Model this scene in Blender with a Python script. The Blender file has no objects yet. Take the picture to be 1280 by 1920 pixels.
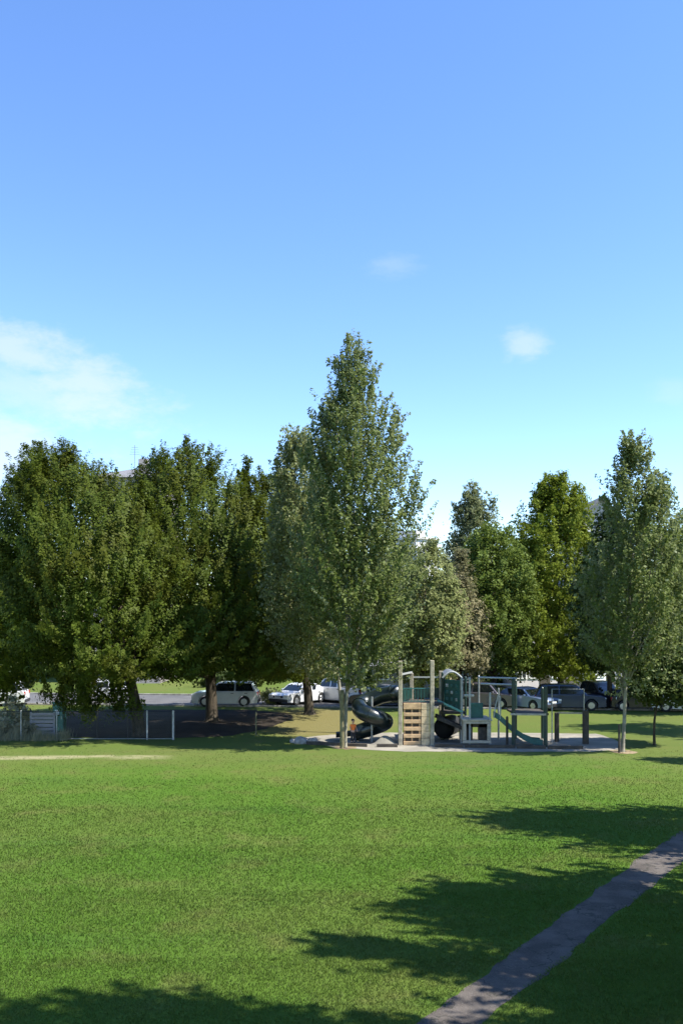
import bpy, bmesh, math, random
import numpy as np
from mathutils import Vector, Matrix

R = math.radians
sc = bpy.context.scene
COL = sc.collection
F, HZ, CH = 1700.0, 1160.0, 6.0        # focal length in photo pixels, horizon row, eye height

def P(px, py, Y):
    return Vector(((px - 640) / F * Y, Y, CH - (py - HZ) / F * Y))
def G(px, Y, z=0.0):
    return Vector(((px - 640) / F * Y, Y, z))
def Zat(py, Y):
    return CH - (py - HZ) / F * Y

# ------------------------------------------------------------------ objects
def tag(o, label=None, cat=None, group=None, kind=None):
    if label: o['label'] = label
    if cat: o['category'] = cat
    if group: o['group'] = group
    if kind: o['kind'] = kind
    return o

def empty(name, loc=(0, 0, 0), rz=0.0, parent=None):
    o = bpy.data.objects.new(name, None)
    COL.objects.link(o)
    o.location = loc
    o.rotation_euler = (0, 0, rz)
    o.empty_display_size = 0.2
    if parent: o.parent = parent
    return o

def link_mesh(name, me, mat, parent=None, smooth=False, bevel=0.0):
    o = bpy.data.objects.new(name, me)
    COL.objects.link(o)
    mats = mat if isinstance(mat, (list, tuple)) else [mat]
    for m in mats: me.materials.append(m)
    if parent: o.parent = parent
    if smooth:
        me.polygons.foreach_set('use_smooth', [True] * len(me.polygons))
    if bevel > 0:
        b = o.modifiers.new('bevel', 'BEVEL')
        b.width = bevel; b.segments = 2; b.limit_method = 'ANGLE'; b.angle_limit = R(40)
    return o

class MB:
    """collects verts and faces in local coordinates, then links them as ONE mesh object"""
    def __init__(s):
        s.v = []; s.f = []; s.m = []; s.cur = 0
    def add(s, vs, fs):
        b = len(s.v)
        s.v += [tuple(v) for v in vs]
        s.f += [tuple(i + b for i in f) for f in fs]
        s.m += [s.cur] * len(fs)
        return s
    def box(s, c, size, rot=None):
        hx, hy, hz = size[0] / 2, size[1] / 2, size[2] / 2
        vs = [Vector((x, y, z)) for x in (-hx, hx) for y in (-hy, hy) for z in (-hz, hz)]
        if rot is not None: vs = [rot @ v for v in vs]
        c = Vector(c)
        return s.add([v + c for v in vs], [(0, 1, 3, 2), (4, 6, 7, 5), (0, 4, 5, 1), (2, 3, 7, 6), (0, 2, 6, 4), (1, 5, 7, 3)])
    def bar(s, a, b, w, h=None):
        a, b = Vector(a), Vector(b); h = h or w
        d = b - a
        q = d.to_track_quat('X', 'Z').to_matrix()
        return s.box((a + b) / 2, (d.length, w, h), q)
    def tube(s, pts, radii, n=8, cap=True):
        pts = [Vector(p) for p in pts]
        if not isinstance(radii, (list, tuple)): radii = [radii] * len(pts)
        vs, fs = [], []
        d0 = (pts[1] - pts[0]).normalized()
        up = Vector((0, 0, 1)) if abs(d0.z) < 0.9 else Vector((1, 0, 0))
        for i, p in enumerate(pts):
            d = (pts[min(i + 1, len(pts) - 1)] - pts[max(i - 1, 0)]).normalized()
            a = up - d * up.dot(d)
            if a.length < 1e-5: a = d.orthogonal()
            a.normalize(); b = d.cross(a); up = a
            for k in range(n):
                t = 2 * math.pi * k / n
                vs.append(p + (a * math.cos(t) + b * math.sin(t)) * radii[i])
        for i in range(len(pts) - 1):
            for k in range(n):
                k2 = (k + 1) % n
                fs.append((i * n + k, i * n + k2, (i + 1) * n + k2, (i + 1) * n + k))
        if cap:
            fs.append(tuple(reversed(range(n))))
            fs.append(tuple((len(pts) - 1) * n + k for k in range(n)))
        return s.add(vs, fs)
    def prism(s, poly, y0, y1, sc1=None):
        """poly in (x,z) swept along y"""
        n = len(poly)
        vs = [(x, y0, z) for x, z in poly] + [(x, y1, z) for x, z in poly]
        fs = [tuple(range(n)), tuple(reversed(range(n, 2 * n)))]
        fs += [(i, n + i, n + (i + 1) % n, (i + 1) % n) for i in range(n)]
        return s.add(vs, fs)
    def build(s, name, mat, parent=None, smooth=False, bevel=0.0):
        me = bpy.data.meshes.new(name)
        me.from_pydata(s.v, [], s.f)
        bm = bmesh.new(); bm.from_mesh(me)
        bmesh.ops.recalc_face_normals(bm, faces=bm.faces[:])
        bm.to_mesh(me); bm.free()
        if isinstance(mat, (list, tuple)):
            me.polygons.foreach_set('material_index', s.m)
        return link_mesh(name, me, mat, parent, smooth, bevel)

def fast_mesh(name, verts, nper, tint=None):
    """verts (N*nper,3): N separate polygons of nper corners"""
    n = len(verts) // nper
    me = bpy.data.meshes.new(name)
    me.vertices.add(len(verts))
    me.vertices.foreach_set('co', np.ascontiguousarray(verts, np.float32).ravel())
    me.loops.add(n * nper)
    me.loops.foreach_set('vertex_index', np.arange(n * nper, dtype=np.int32))
    me.polygons.add(n)
    me.polygons.foreach_set('loop_start', np.arange(0, n * nper, nper, dtype=np.int32))
    me.update(calc_edges=True)
    if tint is not None:
        a = me.attributes.new('tint', 'FLOAT', 'POINT')
        a.data.foreach_set('value', np.repeat(tint, nper).astype(np.float32))
    return me

# ------------------------------------------------------------------ materials
class NT:
    def __init__(s, name):
        s.mat = bpy.data.materials.new(name); s.mat.use_nodes = True
        s.t = s.mat.node_tree; s.t.nodes.clear()
        s.out = s.t.nodes.new('ShaderNodeOutputMaterial')
    def n(s, typ, **kw):
        nd = s.t.nodes.new(typ)
        for k, v in kw.items():
            if k.startswith('i_'):
                nd.inputs[k[2:].replace('_', ' ')].default_value = v
            else: setattr(nd, k, v)
        return nd
    def l(s, a, b): s.t.links.new(a, b)
    def pos(s): return s.n('ShaderNodeNewGeometry').outputs['Position']
    def noise(s, vec, scale, detail=3, rough=.55):
        nd = s.n('ShaderNodeTexNoise', i_Scale=scale, i_Detail=detail, i_Roughness=rough)
        if vec is not None: s.l(vec, nd.inputs['Vector'])
        return nd.outputs['Fac']
    def ramp(s, fac, a, b):
        nd = s.n('ShaderNodeMapRange'); nd.interpolation_type = 'SMOOTHSTEP'
        nd.inputs['From Min'].default_value = a; nd.inputs['From Max'].default_value = b
        s.l(fac, nd.inputs['Value']); return nd.outputs['Result']
    def mix(s, fac, a, b, mode='MIX'):
        nd = s.n('ShaderNodeMix', data_type='RGBA', blend_type=mode)
        for i, v in ((0, fac), (6, a), (7, b)):
            if hasattr(v, 'is_linked'): s.l(v, nd.inputs[i])
            elif i == 0: nd.inputs[0].default_value = v
            else: nd.inputs[i].default_value = (*v, 1) if len(v) == 3 else v
        return nd.outputs[2]
    def math(s, op, a, b=0.0, clamp=False):
        nd = s.n('ShaderNodeMath', operation=op); nd.use_clamp = clamp
        for i, v in ((0, a), (1, b)):
            if hasattr(v, 'is_linked'): s.l(v, nd.inputs[i])
            else: nd.inputs[i].default_value = v
        return nd.outputs[0]

def simple(name, col, rough=.6, metal=0.0, var=.25, scale=6.0, coat=0.0, spec=.5, bump=0.0):
    t = NT(name)
    tc = t.n('ShaderNodeTexCoord')
    f = t.noise(tc.outputs['Object'], scale, 5, .6)
    dark = tuple(c * (1 - var) for c in col); lite = tuple(min(1, c * (1 + var)) for c in col)
    c = t.mix(t.ramp(f, .3, .7), dark, lite)
    b = t.n('ShaderNodeBsdfPrincipled', i_Roughness=rough, i_Metallic=metal)
    b.inputs['Coat Weight'].default_value = coat
    b.inputs['Specular IOR Level'].default_value = spec
    t.l(c, b.inputs['Base Color'])
    if bump > 0:
        bp = t.n('ShaderNodeBump', i_Strength=bump, i_Distance=.02)
        t.l(t.noise(tc.outputs['Object'], scale * 6, 4), bp.inputs['Height'])
        t.l(bp.outputs[0], b.inputs['Normal'])
    t.l(b.outputs[0], t.out.inputs['Surface'])
    return t.mat

def leaf_mat(name, c0, c1, c2, under=None, trans=.35, spec=.08):
    t = NT(name)
    at = t.n('ShaderNodeAttribute', attribute_name='tint')
    tc = t.n('ShaderNodeTexCoord')
    c = t.mix(at.outputs['Fac'], c0, c1)
    c = t.mix(t.ramp(t.noise(tc.outputs['Object'], .45, 2), .46, .70), c, c2)
    if under:
        bf = t.n('ShaderNodeNewGeometry').outputs['Backfacing']
        c = t.mix(bf, c, under)
    b = t.n('ShaderNodeBsdfPrincipled', i_Roughness=.5)
    b.inputs['Specular IOR Level'].default_value = spec
    t.l(c, b.inputs['Base Color'])
    tr = t.n('ShaderNodeBsdfTranslucent')
    t.l(t.mix(.5, c, (.10, .13, .012)), tr.inputs['Color'])
    mx = t.n('ShaderNodeMixShader'); mx.inputs[0].default_value = trans
    t.l(b.outputs[0], mx.inputs[1]); t.l(tr.outputs[0], mx.inputs[2])
    t.l(mx.outputs[0], t.out.inputs['Surface'])
    return t.mat

def turf_colour(t):
    """colour of the lawn at a world position: mottled greens, dry yellow ground and a worn line"""
    pos = t.pos()
    sx = t.n('ShaderNodeSeparateXYZ'); t.l(pos, sx.inputs[0])
    X, Y = sx.outputs[0], sx.outputs[1]
    big = t.noise(pos, .10, 3); mid = t.noise(pos, .55, 4, .6); fine = t.noise(pos, 5.5, 4, .7)
    st = t.n('ShaderNodeMapping'); st.inputs['Scale'].default_value = (.12, .55, 1); t.l(pos, st.inputs[0])
    streak = t.noise(st.outputs[0], 1.0, 4, .6)
    c = t.mix(t.ramp(big, .36, .64), (.066, .134, .013), (.092, .138, .022))
    c = t.mix(t.math('MULTIPLY', t.ramp(mid, .48, .78), .5), c, (.145, .125, .044))
    c = t.mix(t.math('MULTIPLY', t.ramp(streak, .50, .78), .55), c, (.045, .112, .014))
    c = t.mix(t.math('MULTIPLY', t.ramp(fine, .56, .78), .4), c, (.135, .155, .048))
    c = t.mix(t.math('MULTIPLY', t.ramp(fine, .45, .25), .22), c, (.040, .076, .010))
    # ground behind 36 m dries out towards the play area
    yl = t.math('ADD', Y, t.math('MULTIPLY', mid, 5.0))
    c = t.mix(t.math('MULTIPLY', t.ramp(yl, 36, 44), .45), c, (.115, .118, .04))
    # dry yellow patch behind the spiral slide
    dx = t.math('DIVIDE', t.math('ADD', X, 1.0), 4.2); dy = t.math('DIVIDE', t.math('SUBTRACT', Y, 53.0), 8.0)
    d = t.math('ADD', t.math('ADD', t.math('MULTIPLY', dx, dx), t.math('MULTIPLY', dy, dy)), t.math('MULTIPLY', big, .8))
    c = t.mix(t.math('MULTIPLY', t.ramp(d, 1.7, .9), .85), c, (.165, .138, .055))
    # worn line along the far left of the field
    w = t.math('ABSOLUTE', t.math('SUBTRACT', t.math('ADD', Y, t.math('MULTIPLY', streak, 2.2)), 40.4))
    w = t.math('MULTIPLY', t.ramp(w, .75, .15), t.ramp(X, -6.5, -9.0))
    w = t.math('MULTIPLY', w, t.ramp(mid, .30, .50))
    c = t.mix(t.math('MULTIPLY', w, .9), c, (.28, .26, .14))
    return c, fine, pos

def lawn_mat():
    t = NT('lawn_ground')
    c, fine, pos = turf_colour(t)
    b = t.n('ShaderNodeBsdfPrincipled', i_Roughness=.9)
    b.inputs['Specular IOR Level'].default_value = .1
    t.l(c, b.inputs['Base Color'])
    bp = t.n('ShaderNodeBump', i_Strength=.9, i_Distance=.05)
    t.l(t.noise(pos, 16, 5, .7), bp.inputs['Height'])
    t.l(bp.outputs[0], b.inputs['Normal'])
    t.l(b.outputs[0], t.out.inputs['Surface'])
    return t.mat

def blade_mat():
    t = NT('grass_blade')
    c, fine, pos = turf_colour(t)
    at = t.n('ShaderNodeAttribute', attribute_name='tint')
    c = t.mix(t.math('MULTIPLY', at.outputs['Fac'], .4), c, (.135, .165, .036))
    b = t.n('ShaderNodeBsdfPrincipled', i_Roughness=.6)
    b.inputs['Specular IOR Level'].default_value = .25
    t.l(c, b.inputs['Base Color'])
    tr = t.n('ShaderNodeBsdfTranslucent'); t.l(c, tr.inputs['Color'])
    mx = t.n('ShaderNodeMixShader'); mx.inputs[0].default_value = .5
    t.l(b.outputs[0], mx.inputs[1]); t.l(tr.outputs[0], mx.inputs[2])
    t.l(mx.outputs[0], t.out.inputs['Surface'])
    return t.mat

def ground_mat(name, c0, c1, c2, s1=1.2, s2=30, rough=.9, bump=.4):
    t = NT(name); pos = t.pos()
    c = t.mix(t.ramp(t.noise(pos, s1, 4), .35, .65), c0, c1)
    c = t.mix(t.math('MULTIPLY', t.ramp(t.noise(pos, s2, 4, .7), .5, .75), .6), c, c2)
    b = t.n('ShaderNodeBsdfPrincipled', i_Roughness=rough)
    b.inputs['Specular IOR Level'].default_value = .2
    t.l(c, b.inputs['Base Color'])
    bp = t.n('ShaderNodeBump', i_Strength=bump, i_Distance=.03)
    t.l(t.noise(pos, s2, 4, .7), bp.inputs['Height']); t.l(bp.outputs[0], b.inputs['Normal'])
    t.l(b.outputs[0], t.out.inputs['Surface'])
    return t.mat

def bark_mat(name, c0, c1):
    t = NT(name)
    tc = t.n('ShaderNodeTexCoord')
    mp = t.n('ShaderNodeMapping'); mp.inputs['Scale'].default_value = (5, 5, 1.2); t.l(tc.outputs['Object'], mp.inputs[0])
    f = t.noise(mp.outputs[0], 2.0, 6, .7)
    c = t.mix(t.ramp(f, .35, .65), c0, c1)
    b = t.n('ShaderNodeBsdfPrincipled', i_Roughness=.9); b.inputs['Specular IOR Level'].default_value = .15
    t.l(c, b.inputs['Base Color'])
    bp = t.n('ShaderNodeBump', i_Strength=.7, i_Distance=.03); t.l(f, bp.inputs['Height']); t.l(bp.outputs[0], b.inputs['Normal'])
    t.l(b.outputs[0], t.out.inputs['Surface'])
    return t.mat

def chainlink_mat():
    t = NT('chain_link_wire')
    tc = t.n('ShaderNodeTexCoord')
    sx = t.n('ShaderNodeSeparateXYZ'); t.l(tc.outputs['Object'], sx.inputs[0])
    fac = None
    for op in ('ADD', 'SUBTRACT'):
        u = t.math('MULTIPLY', t.math(op, sx.outputs[0], sx.outputs[2]), 11.0)
        u = t.math('FRACT', t.math('ADD', u, 500.0))
        h = t.math('LESS_THAN', u, .055)
        fac = h if fac is None else t.math('MAXIMUM', fac, h)
    b = t.n('ShaderNodeBsdfPrincipled', i_Roughness=.45, i_Metallic=.6)
    b.inputs['Base Color'].default_value = (.10, .105, .10, 1)
    tr = t.n('ShaderNodeBsdfTransparent')
    mx = t.n('ShaderNodeMixShader'); t.l(fac, mx.inputs[0])
    t.l(tr.outputs[0], mx.inputs[1]); t.l(b.outputs[0], mx.inputs[2])
    t.l(mx.outputs[0], t.out.inputs['Surface'])
    return t.mat

M = {}
M['lawn'] = lawn_mat(); M['blade'] = blade_mat()
M['path'] = ground_mat('path_asphalt', (.066, .056, .047), (.112, .096, .081), (.175, .155, .13), 1.6, 30, .9, .5)
def path_cracks(m):
    nt_ = m.node_tree; bs = next(n for n in nt_.nodes if n.type == 'BSDF_PRINCIPLED')
    src = bs.inputs['Base Color'].links[0].from_socket
    geo = nt_.nodes.new('ShaderNodeNewGeometry')
    wrp = nt_.nodes.new('ShaderNodeTexNoise'); wrp.inputs['Scale'].default_value = 3.0; wrp.inputs['Detail'].default_value = 4
    add = nt_.nodes.new('ShaderNodeVectorMath'); add.operation = 'ADD'
    nt_.links.new(geo.outputs['Position'], wrp.inputs['Vector']); nt_.links.new(geo.outputs['Position'], add.inputs[0]); nt_.links.new(wrp.outputs['Color'], add.inputs[1])
    vo = nt_.nodes.new('ShaderNodeTexVoronoi'); vo.feature = 'DISTANCE_TO_EDGE'; vo.inputs['Scale'].default_value = .75
    nt_.links.new(add.outputs[0], vo.inputs['Vector'])
    mr_ = nt_.nodes.new('ShaderNodeMapRange'); mr_.inputs['From Min'].default_value = .004; mr_.inputs['From Max'].default_value = .02
    mr_.inputs['To Min'].default_value = .8; mr_.inputs['To Max'].default_value = 0
    nt_.links.new(vo.outputs['Distance'], mr_.inputs['Value'])
    mx_ = nt_.nodes.new('ShaderNodeMix'); mx_.data_type = 'RGBA'; mx_.inputs[7].default_value = (.035, .034, .026, 1)
    nt_.links.new(mr_.outputs[0], mx_.inputs[0]); nt_.links.new(src, mx_.inputs[6]); nt_.links.new(mx_.outputs[2], bs.inputs['Base Color'])
path_cracks(M['path'])
M['road'] = ground_mat('road_asphalt', (.09, .09, .092), (.12, .118, .116), (.17, .17, .165), .5, 20, .85, .3)
M['sand'] = ground_mat('play_sand', (.21, .195, .155), (.29, .265, .215), (.15, .135, .105), .8, 12, .95, .5)
M['painted_shade'] = ground_mat('painted_tree_shade', (.022, .017, .012), (.036, .028, .019), (.06, .046, .03), .8, 16, .95, .7)  # near-black ground colour standing in for the hornbeams' shade
M['soil'] = ground_mat('bare_soil', (.20, .15, .09), (.28, .22, .13), (.13, .10, .06), 1.5, 14, .95, .6)
M['hornbeam_leaf'] = leaf_mat('hornbeam_leaf', (.048, .074, .010), (.108, .138, .018), (.078, .088, .011))
M['bright_leaf'] = leaf_mat('bright_leaf', (0.137, 0.178, 0.016), (0.215, 0.257, 0.034), (0.169, 0.205, 0.021), trans=.42)
M['poplar_leaf'] = leaf_mat('poplar_leaf', (0.110, 0.143, 0.033), (0.192, 0.231, 0.068), (0.149, 0.186, 0.046), under=(0.288, 0.322, 0.171), trans=.46, spec=.13)
M['pale_leaf'] = leaf_mat('pale_poplar_leaf', (0.183, 0.210, 0.068), (0.275, 0.299, 0.110), (0.220, 0.244, 0.088), under=(0.354, 0.372, 0.209), trans=.46)
M['bronze_leaf'] = leaf_mat('bronze_leaf', (0.182, 0.171, 0.079), (0.264, 0.226, 0.131), (0.204, 0.187, 0.095), under=(0.286, 0.264, 0.179))
M['dark_leaf'] = leaf_mat('dark_leaf', (.034, .054, .016), (.062, .088, .026), (.048, .07, .022))
M['mid_leaf'] = leaf_mat('mid_leaf', (0.106, 0.156, 0.029), (0.169, 0.220, 0.048), (0.138, 0.182, 0.036), trans=.42)
M['grey_leaf'] = leaf_mat('greyish_leaf', (0.138, 0.161, 0.065), (0.213, 0.230, 0.105), (0.167, 0.190, 0.084), under=(0.276, 0.299, 0.179), trans=.45)
M['straw_leaf'] = leaf_mat('straw_leaf', (.26, .26, .15), (.40, .37, .24), (.32, .30, .18))
M['bark'] = bark_mat('dark_bark', (.035, .028, .02), (.085, .07, .05))
M['pale_bark'] = bark_mat('pale_bark', (.17, .155, .115), (.30, .28, .215))
M['post_wood'] = simple('weathered_post_wood', (.31, .275, .20), .8, var=.3, scale=5, bump=.3)
M['tan_wood'] = simple('tan_board_wood', (.46, .31, .165), .7, var=.25, scale=4, bump=.3)
M['pale_tan'] = simple('pale_tan_board_wood', (.52, .40, .24), .75, var=.25, scale=4, bump=.3)
M['beige'] = simple('beige_wood', (.40, .35, .26), .75, var=.2, scale=4, bump=.2)
M['dark_wood'] = simple('dark_stained_wood', (.055, .045, .033), .8, var=.35, scale=5, bump=.3)
M['olive_wood'] = simple('green_brown_stake_wood', (.16, .14, .07), .85, var=.35, scale=5, bump=.3)
M['slide_black'] = simple('black_green_plastic', (.009, .016, .016), .33, var=.2, coat=.2)
M['teal'] = simple('teal_plastic', (.018, .095, .085), .4, var=.2)
M['teal_light'] = simple('faded_teal_plastic', (.10, .27, .22), .45, var=.25)
M['green_paint'] = simple('dark_green_paint', (.012, .035, .028), .4, var=.25)
M['pale_metal'] = simple('pale_grey_metal', (.36, .37, .35), .45, metal=.2, var=.15)
M['white_paint'] = simple('white_paint', (.78, .78, .75), .5, var=.1)
M['grey_metal'] = simple('galvanised_steel', (.33, .34, .34), .45, metal=.6, var=.2)
M['black'] = simple('black_rubber', (.014, .014, .014), .7, var=.2)
M['rim'] = simple('wheel_rim', (.50, .51, .52), .3, metal=.8, var=.1)
M['glass'] = simple('car_glass', (.012, .016, .019), .06, var=.1, coat=.5)
M['red_lamp'] = simple('red_lamp', (.35, .012, .012), .2, var=.1)
M['clear_lamp'] = simple('clear_lamp', (.7, .7, .68), .15, var=.05)
M['trim'] = simple('dark_trim', (.02, .02, .022), .5, var=.2)
def paint(name, col): 
    return simple(name, col, .28, metal=.25, var=.05, coat=.6, scale=2)
M['silver'] = paint('silver_paint', (.60, .61, .62)); M['car_white'] = paint('car_white_paint', (.78, .79, .79))
M['car_blue'] = paint('car_blue_paint', (.20, .27, .40)); M['navy'] = paint('navy_paint', (.025, .04, .085))
M['car_black'] = paint('car_black_paint', (.014, .014, .017)); M['plum'] = paint('plum_grey_paint', (.13, .115, .135))
M['charcoal'] = paint('charcoal_paint', (.04, .042, .048))
M['wall_white'] = simple('white_render', (.70, .68, .66), .85, var=.08, scale=1.5)
M['wall_pink'] = simple('pale_pink_grey_cladding', (.50, .46, .46), .85, var=.08, scale=1.5)
M['wall_grey'] = simple('grey_brown_wall', (.33, .30, .29), .85, var=.12, scale=1.5)
M['roof_grey'] = simple('grey_roof', (.16, .155, .16), .85, var=.2, scale=3)
M['roof_pale'] = simple('pale_roof', (.55, .54, .53), .8, var=.1, scale=3)
M['win_glass'] = simple('window_glass', (.03, .035, .042), .08, var=.1)
M['stone'] = simple('grey_boulder', (.30, .28, .25), .9, var=.35, scale=3, bump=.6)
M['skin'] = simple('skin', (.50, .30, .21), .55, var=.08)
M['orange'] = simple('orange_cotton', (.85, .22, .05), .85, var=.12)
M['trousers'] = simple('dark_trousers', (.022, .024, .032), .85, var=.2)
M['hair'] = simple('dark_brown_hair', (.022, .013, .008), .6, var=.3)
M['chain'] = chainlink_mat()
M['petal'] = simple('white_petal', (.78, .78, .70), .7, var=.1)

# ------------------------------------------------------------------ camera, light, sky
cam = bpy.data.objects.new('camera', bpy.data.cameras.new('camera'))
COL.objects.link(cam); sc.camera = cam
cam.location = (0, 0, CH); cam.rotation_euler = (R(90), 0, 0)
cam.data.sensor_fit = 'VERTICAL'; cam.data.sensor_height = 36; cam.data.lens = F / 1920 * 36
cam.data.shift_y = (HZ - 960) / 1920
cam.data.clip_end = 3000; cam.data.clip_start = .1

SUN_EL, SUN_AZ = 53.0, 18.0           # sun from the right, a little behind the camera
e, a = R(SUN_EL), R(SUN_AZ)
to_sun = Vector((math.cos(e) * math.cos(a), -math.cos(e) * math.sin(a), math.sin(e)))
sun = bpy.data.objects.new('sun', bpy.data.lights.new('sun', 'SUN'))
COL.objects.link(sun)
sun.data.energy = 4.9; sun.data.angle = R(.5); sun.data.color = (1, .955, .88)
sun.rotation_euler = to_sun.to_track_quat('Z', 'Y').to_euler()
sun.location = (30, -10, 60)

w = bpy.data.worlds.new('World'); sc.world = w; w.use_nodes = True
nt = w.node_tree; nt.nodes.clear()
def wn(t, **kw):
    n = nt.nodes.new(t)
    for k, v in kw.items(): setattr(n, k, v)
    return n
sky = wn('ShaderNodeTexSky', sky_type='NISHITA', sun_disc=False, sun_elevation=e, sun_rotation=R(90 + SUN_AZ),
         air_density=1.0, dust_density=.05, ozone_density=3.5, altitude=20)
tcw = wn('ShaderNodeTexCoord')
sep = wn('ShaderNodeSeparateXYZ'); nt.links.new(tcw.outputs['Generated'], sep.inputs[0])
def wm(op, a_, b_=0.0):
    n = wn('ShaderNodeMath', operation=op)
    for i, v in ((0, a_), (1, b_)):
        if hasattr(v, 'is_linked'): nt.links.new(v, n.inputs[i])
        else: n.inputs[i].default_value = v
    return n.outputs[0]
# thin clouds: soft patches of the sky, by direction (azimuth and elevation)
az = wm('ARCTAN2', sep.outputs[0], sep.outputs[1]); el = wm('ARCSINE', sep.outputs[2])
nz = wn('ShaderNodeTexNoise'); nz.inputs['Scale'].default_value = 13; nz.inputs['Detail'].default_value = 9; nz.inputs['Roughness'].default_value = .66
mpw = wn('ShaderNodeMapping'); mpw.inputs['Scale'].default_value = (1, 1, 2.2)
nt.links.new(tcw.outputs['Generated'], mpw.inputs[0]); nt.links.new(mpw.outputs[0], nz.inputs['Vector'])
total = None
for px, py, rx, ry, sl, st in ((30, 655, 220, 52, .18, .52), (175, 748, 180, 70, .22, .54), (60, 735, 160, 70, .1, .35), (-30, 850, 230, 110, 0, .6),
                               (985, 640, 58, 48, .25, .42), (725, 495, 95, 24, .0, .16), (1265, 735, 60, 34, .1, .14)):
    a0, e0 = math.atan2(px - 640, F), math.atan2(HZ - py, math.hypot(F, px - 640))
    da = wm('SUBTRACT', az, a0); de = wm('SUBTRACT', el, e0)
    de = wm('ADD', de, wm('MULTIPLY', da, sl))
    q = wm('ADD', wm('POWER', wm('ABSOLUTE', wm('DIVIDE', da, rx / F)), 2), wm('POWER', wm('ABSOLUTE', wm('DIVIDE', de, ry / F)), 2))
    q = wm('ADD', wm('SQRT', q), wm('MULTIPLY', wm('SUBTRACT', nz.outputs['Fac'], .5), 2.6))
    mr = wn('ShaderNodeMapRange', interpolation_type='SMOOTHSTEP'); mr.inputs['From Min'].default_value = 1.05; mr.inputs['From Max'].default_value = .1
    mr.inputs['To Max'].default_value = st
    nt.links.new(q, mr.inputs['Value'])
    total = mr.outputs[0] if total is None else wm('MAXIMUM', total, mr.outputs[0])
SKY_CLOUD = (3.0, 3.25, 3.5, 1)
mxw = wn('ShaderNodeMix', data_type='RGBA')
hs = wn('ShaderNodeHueSaturation'); hs.inputs['Saturation'].default_value = 1.14; hs.inputs['Hue'].default_value = .508; nt.links.new(sky.outputs[0], hs.inputs['Color'])
nt.links.new(total, mxw.inputs[0]); nt.links.new(hs.outputs[0], mxw.inputs[6]); mxw.inputs[7].default_value = SKY_CLOUD
bg = wn('ShaderNodeBackground'); bg.inputs['Strength'].default_value = .145
nt.links.new(mxw.outputs[2], bg.inputs['Color'])
wo = wn('ShaderNodeOutputWorld'); nt.links.new(bg.outputs[0], wo.inputs['Surface'])

sc.view_settings.view_transform = 'Standard'; sc.view_settings.look = 'None'
sc.view_settings.gamma = 1; sc.view_settings.exposure = 1.15
sc.render.engine = 'CYCLES'
cy = sc.cycles
cy.max_bounces = 8; cy.diffuse_bounces = 4; cy.glossy_bounces = 2; cy.transmission_bounces = 4; cy.transparent_max_bounces = 12
cy.caustics_reflective = False; cy.caustics_refractive = False
cy.use_denoising = True
try: cy.denoiser = 'OPENIMAGEDENOISE'
except Exception: pass

# ------------------------------------------------------------------ ground
def sheet(name, pts, z, mat, kind='structure'):
    me = bpy.data.meshes.new(name)
    me.from_pydata([(x, y, z) for x, y in pts], [], [tuple(range(len(pts)))])
    if me.polygons[0].normal.z < 0: me.flip_normals()
    o = link_mesh(name, me, mat); tag(o, kind=kind); return o

g = sheet('ground', [(-900, -300), (900, -300), (900, 1500), (-900, 1500)], 0, M['lawn'])
tag(g, 'mown green lawn of the park with dry yellow patches', 'lawn')

# path (a strip with slightly ragged edges)
pc = [(-2.6, 7.2), (0.2, 11.4), (1.72, 13.6), (3.52, 16.2), (5.88, 19.6), (7.7, 22.2), (9.04, 24.0), (11.5, 27.2), (15.5, 31.5), (22, 37), (32, 43)]
def polyline(pts, step):
    out = []
    for (x0, y0), (x1, y1) in zip(pts, pts[1:]):
        n = max(1, int(math.hypot(x1 - x0, y1 - y0) / step))
        out += [(x0 + (x1 - x0) * i / n, y0 + (y1 - y0) * i / n) for i in range(n)]
    return out + [pts[-1]]
rng = random.Random(4)
pl = polyline(pc, .25)
for _ in range(12):
    pl = [pl[0]] + [((pl[i - 1][0] + pl[i][0] * 2 + pl[i + 1][0]) / 4, (pl[i - 1][1] + pl[i][1] * 2 + pl[i + 1][1]) / 4) for i in range(1, len(pl) - 1)] + [pl[-1]]
PATH = np.array(pl)
vs, fs = [], []
wob = [0, 0]
for i, (x, y) in enumerate(pl):
    x0, y0 = pl[max(i - 1, 0)]; x1, y1 = pl[min(i + 1, len(pl) - 1)]
    d = Vector((x1 - x0, y1 - y0)).normalized(); nrm = Vector((-d.y, d.x))
    hw = .39 + .09 * min(1, max(0, (y - 13) / 8))
    for k in (0, 1):
        wob[k] = .6 * wob[k] + rng.uniform(-.05, .05)
    vs.append((x + nrm.x * (hw + wob[0]), y + nrm.y * (hw + wob[0]), .006)); vs.append((x - nrm.x * (hw + wob[1]), y - nrm.y * (hw + wob[1]), .006))
    if i: fs.append((2 * i - 2, 2 * i - 1, 2 * i + 1, 2 * i))
me = bpy.data.meshes.new('path'); me.from_pydata(vs, [], fs)
if me.polygons[0].normal.z < 0: me.flip_normals()
tag(link_mesh('path', me, M['path']), 'narrow grey asphalt footpath crossing the lawn', 'path', kind='structure')

# bare soil round the feet of the two poplars
for px_, Y_, rr_ in ((646.5, 42.2, .55), (1166, 40.8, .6)):
    c_ = G(px_, Y_); rg = random.Random(int(px_))
    sheet('soil', [(c_.x + math.cos(k * .2618) * rr_ * rg.uniform(.75, 1.2), c_.y + math.sin(k * .2618) * rr_ * 1.1 * rg.uniform(.75, 1.2)) for k in range(24)], .012, M['soil'])

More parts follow.
